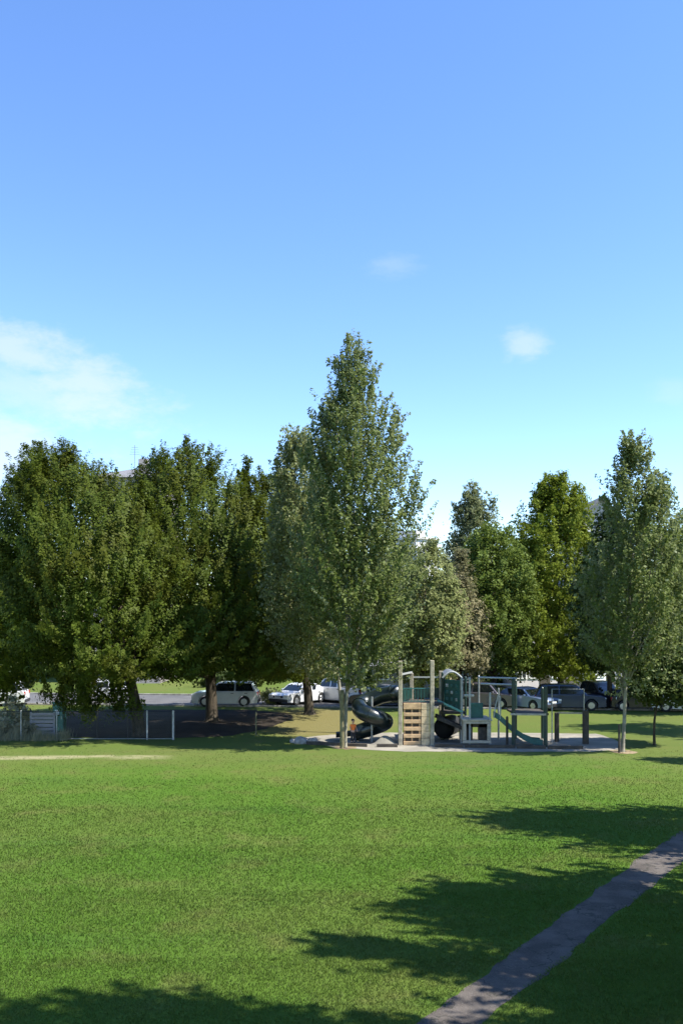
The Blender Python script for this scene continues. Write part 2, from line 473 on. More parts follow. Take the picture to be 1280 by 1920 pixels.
# road / parking strip with a kerb
def roadY(X, off): return 61.2 - X * .095 + off
sheet('road', [(-120, roadY(-120, 0)), (120, roadY(120, 0)), (120, roadY(120, 8.5)), (-120, roadY(-120, 8.5))], .004, M['road'])
mb = MB()
for off in (-.08, 8.6):
    for k in range(60):
        xa, xb = -60 + k * 2, -58.02 + k * 2
        mb.bar((xa, roadY(xa, off), .05), (xb, roadY(xb, off), .05), .14, .14)
o = mb.build('kerb', M['stone'], bevel=.015); tag(o, 'pale concrete kerbs along the road', 'kerb', kind='structure')

# sand of the play area, and its timber edging
sp = [(556, 44.6), (600, 43.2), (640, 42.1), (700, 41.3), (760, 40.9), (840, 40.9), (930, 40.8), (1030, 40.9), (1110, 40.9), (1165, 41.6), (1172, 43.5), (1140, 45.6), (1118, 47.2), (1000, 47.6), (800, 47.8), (690, 47.6), (620, 46.8), (575, 45.9)]
sw = [(G(px, Y).x, Y) for px, Y in sp]
rng = random.Random(8)
sw = [(x + rng.uniform(-.07, .07), y + rng.uniform(-.07, .07)) for x, y in polyline(sw + [sw[0]], .35)[:-1]]
sheet('sand', sw, .008, M['sand'])

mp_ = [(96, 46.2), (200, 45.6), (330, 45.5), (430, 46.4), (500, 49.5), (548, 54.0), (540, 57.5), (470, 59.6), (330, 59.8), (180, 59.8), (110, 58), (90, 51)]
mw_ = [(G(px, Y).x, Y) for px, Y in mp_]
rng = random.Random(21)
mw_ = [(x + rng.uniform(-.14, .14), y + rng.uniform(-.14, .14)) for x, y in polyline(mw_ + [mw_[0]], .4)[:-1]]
o = sheet('painted_shade', mw_, .005, M['painted_shade']); tag(o, 'dark ground sheet, tree shade painted under the hornbeams', 'painted_shade')  # added dark sheet: shade under the hornbeams painted into the ground colour

# ------------------------------------------------------------------ grass blades
def grass():
    r = np.random.default_rng(3)
    allv, allt = [], []
    for y0, y1, dens in ((12.6, 16, 1500), (16, 20, 1000), (20, 24, 640), (24, 29, 400), (29, 34, 260), (34, 42, 150)):
        xm = 640 / F * y1 + .6
        n = int((y1 - y0) * 2 * xm * dens)
        y = r.uniform(y0, y1, n); x = r.uniform(-xm, xm, n)
        k = np.abs(x) < 640 / F * y + .6
        k &= r.uniform(0, 1, n) < np.clip((43 - y) / 14, 0, 1)
        # tufted density
        nn = np.sin(x * 3.1 + 1.3 * np.sin(y * 2.3)) + np.sin(y * 3.7 + 1.7 * np.sin(x * 1.9)) + np.sin(x * 9 + y * 5) * .6
        x, y, nn = x[k], y[k], nn[k]
        d = np.full(len(x), 9.0)
        pp = PATH[::1]
        for s in range(0, len(pp)):
            d = np.minimum(d, (x - pp[s, 0]) ** 2 + (y - pp[s, 1]) ** 2)
        hwp = .40 + .09 * np.clip((y - 13) / 8, 0, 1)
        k = np.sqrt(d) > hwp + r.uniform(-.07, .06, len(x))
        # no blades on the sand
        k &= ~((y > 40.2) & (x > -2.5) & (x < 13.2))
        x, y, nn = x[k], y[k], nn[k]
        n = len(x)
        h = .044 * (1 - .45 * np.clip((y - 26) / 14, 0, 1)); wd = .0011 * y
        hh = h * r.uniform(.5, 1.35, n) * (1 + .07 * nn)
        ang = r.uniform(0, 2 * np.pi, n); lean = r.uniform(.1, .95, n) * hh; la = r.uniform(0, 2 * np.pi, n)
        ww = wd * r.uniform(.6, 1.3, n) / 2
        v = np.empty((n, 3, 3))
        v[:, 0] = np.stack([x - np.cos(ang) * ww, y - np.sin(ang) * ww, np.full(n, .001)], 1)
        v[:, 1] = np.stack([x + np.cos(ang) * ww, y + np.sin(ang) * ww, np.full(n, .001)], 1)
        v[:, 2] = np.stack([x + np.cos(la) * lean, y + np.sin(la) * lean, hh], 1)
        allv.append(v.reshape(-1, 3)); allt.append(r.uniform(0, 1, n))
    me = fast_mesh('grass', np.concatenate(allv), 3, np.concatenate(allt))
    o = link_mesh('grass', me, M['blade'])
    tag(o, 'short green grass blades of the mown field', 'grass', kind='stuff')
grass()


# ------------------------------------------------------------------ trees
SHAPES = {  # (height fraction of crown, radius fraction)
    'egg': [(0, .45), (.08, .78), (.22, .97), (.38, 1.0), (.55, .90), (.72, .66), (.86, .38), (.95, .15), (1, .03)],
    'poplar': [(0, .14), (.06, .30), (.15, .62), (.30, .96), (.45, .94), (.58, .84), (.68, .74), (.76, .66), (.80, .47), (.86, .37), (.94, .27), (1, .08)],
    'round': [(0, .40), (.1, .78), (.25, .98), (.45, 1.0), (.62, .93), (.78, .74), (.9, .48), (1, .14)],
    'cone': [(0, .55), (.1, .9), (.25, 1.0), (.45, .85), (.65, .58), (.82, .32), (1, .04)],
    'spire': [(0, .16), (.06, .38), (.16, .78), (.30, .96), (.45, .98), (.60, .84), (.72, .62), (.84, .40), (.93, .22), (1, .05)],
    'dome': [(0, .78), (.06, .92), (.2, 1.0), (.42, 1.0), (.60, .93), (.74, .78), (.86, .57), (.95, .36), (1, .16)],
    'low': [(0, .75), (.15, 1.0), (.35, .98), (.55, .8), (.75, .55), (.9, .3), (1, .06)],
}

def tree(name, label, base, top, bot, rad, mat, bark, shape='egg', seed=1, shoots=900, per=26, leaf=.2, up=1.0, out=.5, jit=.35, slen=.9,
         trunk_r=.2, offset=(0, 0), leaders=(), gap=.25, lumps=.16, limbs=16, group=None, cat='tree', lean=(0, 0), spread=.28, surf=.42, squash=1.0, trunk=True, flutter=.34, low=.8, limb_k=.55, limb_t=.14):
    """one tree: an Empty at its foot, a trunk with limbs and a crown of leaf-sized faces"""
    r = np.random.default_rng(seed)
    root = empty(name, base); tag(root, label, cat, group)
    H = top - bot - slen * .35
    prof = np.array(SHAPES[shape])
    ph = r.uniform(0, 6.28, 10)
    kv = r.normal(0, 1, (6, 3)); kp = r.uniform(0, 6.28, 6)
    def envel(t, th):
        base_r = np.interp(t, prof[:, 0], prof[:, 1]) * rad
        m = 1 + lumps * (np.sin(2 * th + ph[0] + 3 * t) * .5 + np.sin(3 * th + ph[1] - 7 * t) * .5 + np.sin(5 * th + ph[2] + 11 * t) * .45 + np.sin(17 * t + ph[3] + th) * .35 + np.sin(29 * t + ph[5] - 2 * th) * .3)
        return base_r * m
    def axis(t):   # where the crown's middle is at height fraction t
        return np.stack([offset[0] + lean[0] * t, offset[1] + lean[1] * t], -1)
    n0 = shoots * 3
    tt = r.uniform(0, 1, n0)
    wgt = np.interp(tt, prof[:, 0], prof[:, 1]) + .06
    tt = tt[r.uniform(0, 1.06, n0) < wgt]
    th = r.uniform(0, 2 * np.pi, len(tt))
    rho = r.uniform(0, 1, len(tt)) ** surf
    er = envel(tt, th) * rho
    ax = axis(tt)
    pos = np.stack([ax[:, 0] + np.cos(th) * er, ax[:, 1] + np.sin(th) * er * squash, bot + tt * H], 1)
    # gaps: drop shoots where a smooth random field is low
    fld = sum(np.sin(pos @ (kv[i] * (1.9 if i < 3 else 3.6) / max(1.2, rad * .35)) + kp[i]) for i in range(6))
    keep = (fld > np.quantile(fld, gap)) | (r.uniform(0, 1, len(fld)) < .22)
    pos, th, tt, rho, fld = pos[keep], th[keep], tt[keep], rho[keep], fld[keep]
    pos, th, tt, rho, fld = pos[:shoots], th[:shoots], tt[:shoots], rho[:shoots], fld[:shoots]
    rv = r.normal(0, 1, (len(pos), 3))
    radial = np.stack([np.cos(th), np.sin(th), np.zeros_like(th)], 1)
    lowf = np.clip(1 - tt * 2.2, 0, 1)[:, None]        # low shoots spread more level
    d = np.array([0, 0, 1.0]) * up * (1 - .75 * lowf) + radial * (out * (.35 + rho[:, None]) + low * lowf) + rv * jit
    d /= np.linalg.norm(d, axis=1)[:, None]
    sl = slen * r.uniform(.55, 1.35, len(pos)) * (1 - .35 * tt)
    # leaders: extra upright shoots that make the pointed tops
    ls = []
    for lx, ly, lz0, lz1, lw, ln in leaders:
        k = r.uniform(0, 1, ln)
        q = np.stack([lx + r.normal(0, 1, ln) * lw * (1 - k * .9), ly + r.normal(0, 1, ln) * lw * (1 - k * .9), lz0 + (lz1 - slen * .6 - lz0) * k], 1)
        ls.append(q)
    if ls:
        q = np.concatenate(ls)
        pos = np.concatenate([pos, q])
        dd = np.array([0, 0, 1.0]) + r.normal(0, .28, (len(q), 3)); dd /= np.linalg.norm(dd, axis=1)[:, None]
        d = np.concatenate([d, dd]); sl = np.concatenate([sl, np.full(len(q), slen * .6)])
    ns = len(pos)
    s = r.uniform(0, 1, (ns, per)) ** .8
    wj = spread * (1.05 - .75 * s)
    jv = r.normal(0, 1, (ns, per, 3)) * wj[..., None]
    c = pos[:, None, :] + d[:, None, :] * (s * sl[:, None])[..., None] + jv
    c = c.reshape(-1, 3)
    dd = np.repeat(d, per, 0)
    n = len(c)
    # leaves of one spray face much the same way: outwards and up, with some flutter
    zf = np.clip((pos[:, 2] - bot) / H, 0, 1)
    axp = axis(zf); od = np.stack([pos[:, 0] - axp[:, 0], pos[:, 1] - axp[:, 1], (zf - .35) * rad * 1.1], 1) / rad
    sn = od * .95 + np.array([0, 0, .45]) + r.normal(0, .36, (ns, 3))
    nv = np.repeat(sn, per, 0) + r.normal(0, flutter, (n, 3)); nv /= np.linalg.norm(nv, axis=1)[:, None] + 1e-9
    av = dd * .9 + r.normal(0, .75, (n, 3)); av -= nv * (av * nv).sum(1)[:, None]; av /= np.linalg.norm(av, axis=1)[:, None] + 1e-9
    bv = np.cross(av, nv)
    L = leaf * np.clip(r.lognormal(-.05, .38, n), .4, 2.0)[:, None] / 2; W = L * r.uniform(.55, .8, n)[:, None]
    v = np.empty((n, 4, 3))
    v[:, 0] = c - av * L; v[:, 1] = c + bv * W; v[:, 2] = c + av * L; v[:, 3] = c - bv * W
    tint = np.clip(np.repeat(r.uniform(0, 1, ns), per) * .65 + r.uniform(0, .35, n), 0, 1)
    me = fast_mesh('crown', v.reshape(-1, 3), 4, tint)
    link_mesh('crown', me, mat, root)
    if trunk:
        mb = MB(); rr = random.Random(seed + 77)
        tz = bot + H * .72
        N = 9; pts = []; rad_ = []
        wx, wy = 0.0, 0.0
        axt = axis(np.array([.72]))[0]
        for i in range(N):
            k = i / (N - 1)
            wx += rr.uniform(-.04, .04) * (k > 0); wy += rr.uniform(-.04, .04) * (k > 0)
            pts.append((axt[0] * k ** 1.4 + wx, axt[1] * k ** 1.4 + wy, tz * k - (.05 if i == 0 else 0)))
            rad_.append(trunk_r * ((1.28 if i == 0 else 1.0) - .82 * k))
        q0, q1 = Vector(pts[0]), Vector(pts[1])
        mb.tube([q0, q0.lerp(q1, .06), q0.lerp(q1, .2)] + pts[1:], [trunk_r * 1.75, trunk_r * 1.3, trunk_r * 1.02] + rad_[1:], 10)
        cand = [q_ for q_ in range(min(ns, len(th))) if tt[q_] > limb_t]; idx = rr.sample(cand, min(limbs, len(cand)))
        for j in idx:
            tip = Vector(pos[j]); tp = min(.95, max(.12, (tip.z - .45 * H * rr.uniform(.4, 1.0)) / tz)) if tip.z > bot else .2
            tp = max(tp, min(.6, (bot * .98) / tz))
            f = tp * (N - 1); i0 = min(N - 2, int(f)); a_ = Vector(pts[i0]).lerp(Vector(pts[i0 + 1]), f - i0)
            r0 = (rad_[i0] * (1 - f + i0) + rad_[i0 + 1] * (f - i0)) * limb_k
            mid = a_.lerp(tip, .5) + Vector((rr.uniform(-.1, .1), rr.uniform(-.1, .1), -.08 * (tip - a_).length))
            mb.tube([a_, a_.lerp(mid, .5) + Vector((0, 0, -.05)), mid, mid.lerp(tip, .5) + Vector((0, 0, .04)), tip], [r0, r0 * .75, r0 * .52, r0 * .32, .014], 5)
        mb.build('trunk', bark, root, smooth=True)
    return root

def ptree(name, label, bpx, Y, left, right, top, bot, **kw):
    """a tree given where it shows in the photograph: foot column and distance, crown sides, top and bottom rows"""
    base = G(bpx, Y)
    cx = G((left + right) / 2, Y).x - base.x
    rad = (right - left) / 2 / F * Y
    return tree(name, label, base, Zat(top, Y), Zat(bot, Y), rad, offset=(cx, kw.pop('oy', 0)), **kw)

def mpx(dx, Y): return dx / F * Y

# the row of dense hornbeams on the left
HB = dict(mat=M['hornbeam_leaf'], bark=M['bark'], shape='dome', per=88, up=1.3, out=.38, jit=.24, slen=1.5, spread=.17, gap=.30, lumps=.12, surf=.36, flutter=.24, limbs=20, group='hornbeams along the left of the field')
Y = 46.5
ptree('hornbeam_tree', 'broad dark hornbeam with two pointed tops, low skirts behind the wire fence', 262, Y, 58, 404, 850, 1272, lean=(mpx(-132, Y), 0), squash=1.15, leaf=.102, seed=11, shoots=3300, trunk_r=.33,
      leaders=((mpx(175 - 262, Y), -1.2, Zat(1352, Y), Zat(1250, Y), .9, 60), (mpx(225 - 262, Y), -.4, Zat(1348, Y), Zat(1250, Y), .6, 45), (mpx(120 - 262, Y), .6, Zat(1340, Y), Zat(1240, Y), .8, 60), (mpx(72 - 262, Y), .2, Zat(925, Y), Zat(824, Y), .32, 40), (mpx(125 - 262, Y), -.2, Zat(930, Y), Zat(820, Y), .5, 60), (mpx(45 - 262, Y), .3, Zat(950, Y), Zat(866, Y), .5, 40), (mpx(170 - 262, Y), .3, Zat(950, Y), Zat(884, Y), .5, 30), (mpx(265 - 262, Y), .3, Zat(980, Y), Zat(900, Y), .6, 40)), **HB)
Y = 53
ptree('hornbeam_tree', 'tall hornbeam with a domed top, dark trunk in front of the silver car', 397, Y, 254, 570, 842, 1270, lean=(mpx(-58, Y), 0), squash=1.4, leaf=.112, seed=23, shoots=2500, trunk_r=.36,
      leaders=((mpx(350 - 397, Y), 0, Zat(930, Y), Zat(812, Y), .6, 70), (mpx(300 - 397, Y), .3, Zat(930, Y), Zat(848, Y), .7, 50), (mpx(388 - 397, Y), .3, Zat(930, Y), Zat(862, Y), .7, 40), (mpx(262 - 397, Y), .3, Zat(950, Y), Zat(866, Y), .6, 40)), **HB)
Y = 57
ptree('hornbeam_tree', 'hornbeam squeezed between the domed hornbeam and the tall poplar', 580, Y, 440, 667, 890, 1274, lean=(mpx(-50, Y), 0), squash=1.4, leaf=.115, seed=37, shoots=1900, trunk_r=.30,
      leaders=((mpx(461 - 580, Y), 0, Zat(960, Y), Zat(852, Y), .4, 50), (mpx(500 - 580, Y), 0, Zat(960, Y), Zat(885, Y), .6, 40)), **HB)
Y = 50
ptree('lime_tree', 'yellow-green tree cut off by the left edge of the photo', -95, Y, -270, 66, 905, 1325, mat=M['bright_leaf'], bark=M['bark'],
      shape='egg', seed=41, shoots=2000, per=34, leaf=.19, trunk_r=.35, gap=.24, surf=.36, slen=1.3, spread=.2, up=1.2, out=.4)

# the tall poplar and its pale companion
Y = 42.2
ptree('poplar_tree', 'tallest tree, a slender grey-green poplar rising over the spiral slide', 646.5, Y, 572, 780, 640, 1296, mat=M['poplar_leaf'], bark=M['pale_bark'],
      shape='poplar', seed=53, low=.25, shoots=1500, per=62, leaf=.115, up=1.5, out=.42, jit=.22, slen=1.7, spread=.14, trunk_r=.085, limb_k=.8, limb_t=.3, flutter=.6, gap=.38, lumps=.15, surf=.45, limbs=42, lean=(-.25, 0),
      leaders=((.12, 0, Zat(760, Y), Zat(622, Y), .20, 20), (.52, .1, Zat(760, Y), Zat(636, Y), .22, 16), (-.35, .1, Zat(780, Y), Zat(655, Y), .2, 14), (-.9, .2, Zat(900, Y), Zat(748, Y), .35, 24), (2.4, .2, Zat(880, Y), Zat(760, Y), .35, 22), (-1.5, .2, Zat(900, Y), Zat(765, Y), .3, 18)),
      group='slender poplars by the play area')
Y = 47.6
ptree('white_poplar_tree', 'pale silvery tree standing behind the left flank of the tallest poplar', 643, Y, 518, 672, 812, 1268, mat=M['pale_leaf'], bark=M['pale_bark'],
      shape='spire', seed=61, shoots=1300, flutter=1.1, per=50, leaf=.125, up=1.4, out=.42, jit=.25, slen=1.5, spread=.16, trunk_r=.10, limb_t=.3, gap=.30, lumps=.14, limbs=26, lean=(-1.0, 0),
      leaders=((mpx(540 - 643, Y), 0, Zat(900, Y), Zat(786, Y), .32, 26), (mpx(572 - 643, Y), 0, Zat(880, Y), Zat(795, Y), .3, 22), (mpx(522 - 643, Y), 0, Zat(960, Y), Zat(850, Y), .3, 20)))
# the right poplar
Y = 40.8
ptree('poplar_tree', 'slender poplar with a leaning pale trunk beside a stake, right of the play area', 1166, Y, 1102, 1276, 820, 1312, mat=M['poplar_leaf'], bark=M['pale_bark'],
      shape='spire', seed=71, low=.25, shoots=820, per=62, leaf=.11, up=1.5, out=.42, jit=.22, slen=1.5, spread=.13, trunk_r=.095, limb_k=.7, limb_t=.36, flutter=.6, gap=.40, lumps=.18, limbs=24,
      leaders=((.45, 0, Zat(900, Y), Zat(798, Y), .22, 20), (.25, .1, Zat(900, Y), Zat(808, Y), .2, 14), (1.6, .1, Zat(960, Y), Zat(858, Y), .25, 18), (2.1, .1, Zat(1000, Y), Zat(900, Y), .25, 16)),
      group='slender poplars by the play area')
# trees behind the play area
ptree('maple_tree', 'low yellowish-green tree between the tallest poplar and the bronze tree', 790, 60, 735, 862, 1015, 1285, mat=M['pale_leaf'], bark=M['bark'],
      shape='round', seed=83, shoots=680, per=44, leaf=.165, trunk_r=.18, gap=.3, slen=.9)
ptree('copper_tree', 'pinkish bronze-leaved tree behind the climbing wall', 858, 63, 812, 908, 1025, 1270, mat=M['bronze_leaf'], bark=M['bark'],
      shape='cone', seed=89, shoots=460, per=40, leaf=.165, trunk_r=.16, gap=.3, slen=.9)
ptree('ash_tree', 'grey-green pointed tree behind the bronze tree', 885, 82, 815, 955, 912, 1250, mat=M['grey_leaf'], bark=M['bark'],
      shape='cone', seed=97, shoots=1100, flutter=1.0, per=50, leaf=.18, up=1.0, out=.6, trunk_r=.25, gap=.2, lumps=.16, slen=1.2,
      leaders=((0, 0, Zat(980, 82), Zat(900, 82), .7, 24), (1.7, 0, Zat(990, 82), Zat(915, 82), .5, 16), (-1.2, 0, Zat(990, 82), Zat(922, 82), .5, 14)))
ptree('alder_tree', 'dark green mid-height tree left of the big yellow-green tree', 925, 66, 845, 1000, 985, 1268, mat=M['mid_leaf'], bark=M['bark'],
      shape='round', seed=101, shoots=1000, flutter=.8, per=58, leaf=.16, trunk_r=.22, gap=.24, slen=1.0)
Y = 70
ptree('maple_tree', 'big yellow-green rounded tree with a dark trunk before the white house', 1050, Y, 928, 1146, 892, 1270, mat=M['bright_leaf'], bark=M['bark'],
      shape='low', seed=107, shoots=1800, flutter=.6, per=56, leaf=.165, up=.8, out=.6, trunk_r=.26, gap=.28, lumps=.12, slen=1.2, limbs=22,
      leaders=((0, 0, Zat(1010, Y), Zat(884, Y), 1.7, 120), (-1.3, 0, Zat(1010, Y), Zat(900, Y), .9, 50), (1.4, 0, Zat(1000, Y), Zat(905, Y), .9, 50)))
ptree('yew_tree', 'dark tree directly behind the left side of the leaning poplar', 1141, 60, 1082, 1202, 948, 1262, mat=M['dark_leaf'], bark=M['bark'],
      shape='spire', seed=113, shoots=800, per=26, leaf=.22, trunk_r=.2, gap=.22, slen=1.0)
ptree('lime_tree', 'yellow-green tree cut off by the right edge of the photo', 1310, 58, 1228, 1392, 985, 1262, mat=M['bright_leaf'], bark=M['bark'],
      shape='round', seed=127, shoots=1000, per=26, leaf=.23, trunk_r=.25, gap=.25, slen=1.0)
ptree('cherry_tree', 'low dark tree on a thin straight dark trunk at the right edge', 1226, 43, 1186, 1300, 1165, 1316, mat=M['dark_leaf'], bark=M['bark'],
      shape='round', seed=131, shoots=560, per=26, leaf=.19, trunk_r=.07, gap=.2, slen=.7, limbs=10)

# trees just outside the right of the frame whose shadows lie on the lawn
def shade_tree(tip, Ht, rad, seed, shape='spire', label='', extra=(), **kw):
    L = Ht / math.tan(e)
    base = Vector((tip[0] + L * math.cos(a), tip[1] - L * math.sin(a), 0))
    return tree('poplar_tree', label, base, Ht * .96, kw.pop('bot', 2.0), rad, M['poplar_leaf'], M['pale_bark'], shape=shape, seed=seed, shoots=kw.pop('shoots', 900), per=44, leaf=.19,
         up=1.9, out=.28, jit=.16, slen=2.6, spread=.13, low=.2, trunk_r=.2, gap=.26, lumps=kw.pop('lumps', .30), limbs=12, leaders=[(0, 0, Ht * .8, Ht, .2, 14)] + list(extra), group='trees that shade the path', **kw)
shade_tree((4.4, 27.5), 15.0, 3.0, 201, shoots=800, label='poplar beside the far end of the path outside the frame')
shade_tree((1.7, 19.3), 14.0, 3.4, 203, shoots=900, label='poplar nearest the middle of the path outside the frame', extra=((-.2, 1.5, 9, 13.2, .22, 16), (-.3, -1.3, 9, 13.4, .22, 16), (.2, 2.4, 7, 11.6, .25, 16), (.1, -2.5, 7, 11.8, .25, 16)))
shade_tree((-1.0, 16.9), 16.0, .8, 205, label='slimmest poplar of the path row outside the frame', shoots=240)
shade_tree((-7.6, 13.4), 22.0, 2.8, 207, label='tallest poplar beside the viewer outside the frame', shoots=1000, shape='egg', extra=((0, 2.0, 13, 17.2, .35, 14),), bot=5.0, lumps=.12)
shade_tree((3.0, 12.9), 13.0, 3.5, 209, label='broad poplar beside the viewer outside the frame', shoots=1200, shape='round', bot=1.5)
shade_tree((13.2, 50.5), 13.0, 2.6, 211, label='poplar far right of the play area outside the frame', shoots=500)
shade_tree((13.0, 38.6), 13.0, 1.6, 213, label='slim poplar right of the leaning poplar outside the frame', shoots=350)

# distant trees that close the view beyond the road
far = [(40, 96, 1010, 120, 'dark_leaf', 'dark tree far behind the broad hornbeam'), (330, 98, 960, 130, 'mid_leaf', 'distant green tree behind the domed hornbeam'), (560, 94, 985, 130, 'dark_leaf', 'distant dark tree behind the hornbeam row'),
       (725, 100, 1020, 95, 'mid_leaf', 'distant green tree behind the right flank of the tallest poplar'), (845, 104, 1055, 90, 'dark_leaf', 'distant dark tree behind the bronze tree'),
       (985, 98, 1015, 85, 'mid_leaf', 'distant green tree between the grey-green and the big yellow-green tree'), (1190, 100, 985, 100, 'mid_leaf', 'distant green tree behind the leaning poplar'), (1275, 110, 960, 40, 'grey_leaf', 'pale distant treetop at the right edge')]
for i, (px, Y, top, hw, mt, lb) in enumerate(far):
    ptree('distant_tree', lb, px, Y, px - hw, px + hw, top, 1268, mat=M[mt], bark=M['bark'], shape='round', seed=300 + i, shoots=520, per=24, leaf=.42, trunk_r=.3, gap=.12, slen=1.6, spread=.5, limbs=6, group='distant trees beyond the road')

def shrub(name, label, px, Y, wpx, top, mat, seed, group=None, shoots=120, leaf=.12, gap=.2, bot=None):
    base = G(px, Y)
    return tree(name, label, base, Zat(top, Y), .12 if bot is None else bot, wpx / 2 / F * Y, mat, M['bark'], shape='low', seed=seed, shoots=shoots, per=22, leaf=leaf, up=.8, out=.8, slen=.45, spread=.14, trunk_r=.05, gap=gap, limbs=8, cat='shrub', group=group)
shrub('shrub', 'pale straw-coloured shrub behind the wire fence at the left edge', 32, 46.5, 78, 1308, M['straw_leaf'], 401, shoots=130, leaf=.13, gap=.35)
shrub('shrub', 'pale green bush between the silver car and the white car', 512, 64, 46, 1292, M['pale_leaf'], 403)
hb = [(0, 1270, 'dark hedge behind the white car at the left edge'), (430, 1262, 'dark bush behind the silver car'), (620, 1262, 'dark bush behind the red-tailed pickup'),
      (690, 1268, 'dark bush behind the spiral slide'), (800, 1250, 'dark bush behind the climbing wall posts'), (890, 1250, 'dark bush behind the overhead ladder'), (1215, 1262, 'dark bush behind the black hatchback')]
for i, (px, top, lb) in enumerate(hb):
    shrub('bush', lb, px, 79 + (i % 3), 112, top, M['dark_leaf'], 420 + i, group='bushes beyond the road', shoots=300, leaf=.26, gap=.1)

# ------------------------------------------------------------------ cars
CARS = {
    'suv': dict(L=4.5, H=1.68, W=1.84, wb=2.65, wr=.35, low=[(-.5, .30), (-.5, .46), (-.485, .53), (-.45, .57), (-.24, .62), (.485, .62), (.5, .52), (.5, .28)], gh=[(-.245, .61), (-.11, .95), (-.05, .985), (.10, 1.0), (.36, .98), (.41, .94), (.482, .61)]),
    'sedan': dict(L=4.6, H=1.45, W=1.80, wb=2.7, wr=.33, low=[(-.5, .30), (-.5, .47), (-.48, .54), (-.43, .58), (-.22, .64), (.37, .68), (.47, .67), (.5, .55), (.5, .30)], gh=[(-.23, .63), (-.09, .94), (-.02, .985), (.08, 1.0), (.19, .97), (.245, .92), (.385, .67)]),
    'hatch': dict(L=4.0, H=1.5, W=1.75, wb=2.55, wr=.32, low=[(-.5, .30), (-.5, .48), (-.475, .56), (-.43, .59), (-.25, .64), (.475, .64), (.5, .54), (.5, .28)], gh=[(-.26, .63), (-.10, .94), (-.03, .985), (.10, 1.0), (.33, .97), (.39, .92), (.475, .63)]),
    'pickup': dict(L=5.3, H=1.80, W=1.90, wb=3.3, wr=.38, low=[(-.5, .32), (-.5, .52), (-.48, .56), (-.44, .585), (-.22, .615), (.49, .615), (.5, .58), (.5, .34)], gh=[(-.225, .605), (-.12, .93), (-.07, .98), (.02, 1.0), (.10, .985), (.125, .94), (.15, .605)]),
}
def car(kind, name, label, px, Y, rz, col, group='cars parked along the road'):
    k = CARS[kind]; L, H, W, wb, wr = k['L'], k['H'], k['W'], k['wb'], k['wr']
    root = empty(name, G(px, Y), R(rz)); tag(root, label, 'car', group)
    zb = .2
    top = [(x * L, z * H) for x, z in k['low']]
    poly = list(top)
    bot = [(L * .5 - .02, zb + .05)]
    for wx in (wb / 2, -wb / 2):
        ra = wr + .07
        a0 = math.asin(min(.99, (zb - wr + .0) / ra))
        bot.append((wx + ra * math.cos(a0), zb))
        for j in range(1, 8):
            t = a0 + (math.pi - 2 * a0) * j / 8
            bot.append((wx + ra * math.cos(t), wr + ra * math.sin(t)))
        bot.append((wx - ra * math.cos(a0), zb))
    bot.append((-L * .5 + .02, zb + .05))
    poly += bot
    mb = MB(); mb.prism(poly, -W / 2, W / 2)
    gh = [(x * L, z * H) for x, z in k['gh']]
    zlo, zhi = gh[0][1], max(z for _, z in gh)
    def hwid(z): return W / 2 * (.965 - .20 * (z - zlo) / (zhi - zlo))
    n = len(gh)
    vsg = [(x, -hwid(z), z) for x, z in gh] + [(x, hwid(z), z) for x, z in gh]
    mb.add(vsg, [tuple(range(n)), tuple(reversed(range(n, 2 * n)))] + [(i, n + i, n + (i + 1) % n, (i + 1) % n) for i in range(n)])
    mb.build('body', col, root, bevel=.035)
    # glass: side panes on both flanks, windscreen, rear window
    cx = sum(x for x, _ in gh) / n
    zl, zh = zlo + .05, zhi - .10
    def xat(z, front):
        seq = gh[:3] if front else gh[-3:][::-1]
        for (x0, z0), (x1, z1) in zip(seq, seq[1:]):
            if z0 <= z <= z1: return x0 + (x1 - x0) * (z - z0) / (z1 - z0)
        return seq[-1][0]
    xf0, xf1, xr0, xr1 = xat(zl, True) + .14, xat(zh, True) + .10, xat(zl, False) - .14, xat(zh, False) - .10
    split = xf1 + (xr1 - xf1) * .52
    for sd in (-1, 1):
        for quad in ([(xf0, zl), (xf1, zh), (split - .05, zh), (split - .05, zl)], [(split + .05, zl), (split + .05, zh), (xr1, zh), (xr0, zl)]):
            m2 = MB()
            outer = [(x, sd * (hwid(z) + .006), z) for x, z in quad]; inner = [(x, sd * (hwid(z) - .02), z) for x, z in quad]
            m2.add(outer + inner, [(0, 1, 2, 3), (7, 6, 5, 4), (0, 4, 5, 1), (1, 5, 6, 2), (2, 6, 7, 3), (3, 7, 4, 0)])
            m2.build('side_window', M['glass'], root)
    for front, nm in ((True, 'windscreen'), (False, 'rear_window')):
        z0, z1 = (zlo + .05, zhi - .12)
        s_ = -1 if front else 1
        p = []
        for z in (z0, z1):
            for sd in (-1, 1): p.append((xat(z, front) + s_ * .008, sd * (hwid(z) - .09), z))
        q = [(x - s_ * .03, y, z) for x, y, z in p]
        m2 = MB(); m2.add(p + q, [(0, 1, 3, 2), (4, 6, 7, 5), (0, 4, 5, 1), (1, 5, 7, 3), (3, 7, 6, 2), (2, 6, 4, 0)])
        m2.build(nm, M['glass'], root)
    for wx in (-wb / 2, wb / 2):
        for sd in (-1, 1):
            wh = empty('wheel', (wx, sd * (W / 2 - .11), wr), 0, root)
            m2 = MB(); m2.tube([(0, -.11, 0), (0, -.09, 0), (0, .09, 0), (0, .11, 0)], [wr * .9, wr, wr, wr * .9], 20); m2.build('tyre', M['black'], wh)
            m2 = MB(); m2.tube([(0, sd * .10, 0), (0, sd * .118, 0)], [wr * .64, wr * .58], 14)
            for j in range(5):
                t = 2 * math.pi * j / 5
                m2.bar((0, sd * .12, 0), (math.cos(t) * wr * .6, sd * .12, math.sin(t) * wr * .6), .03, .05)
            m2.build('rim', M['rim'], wh)
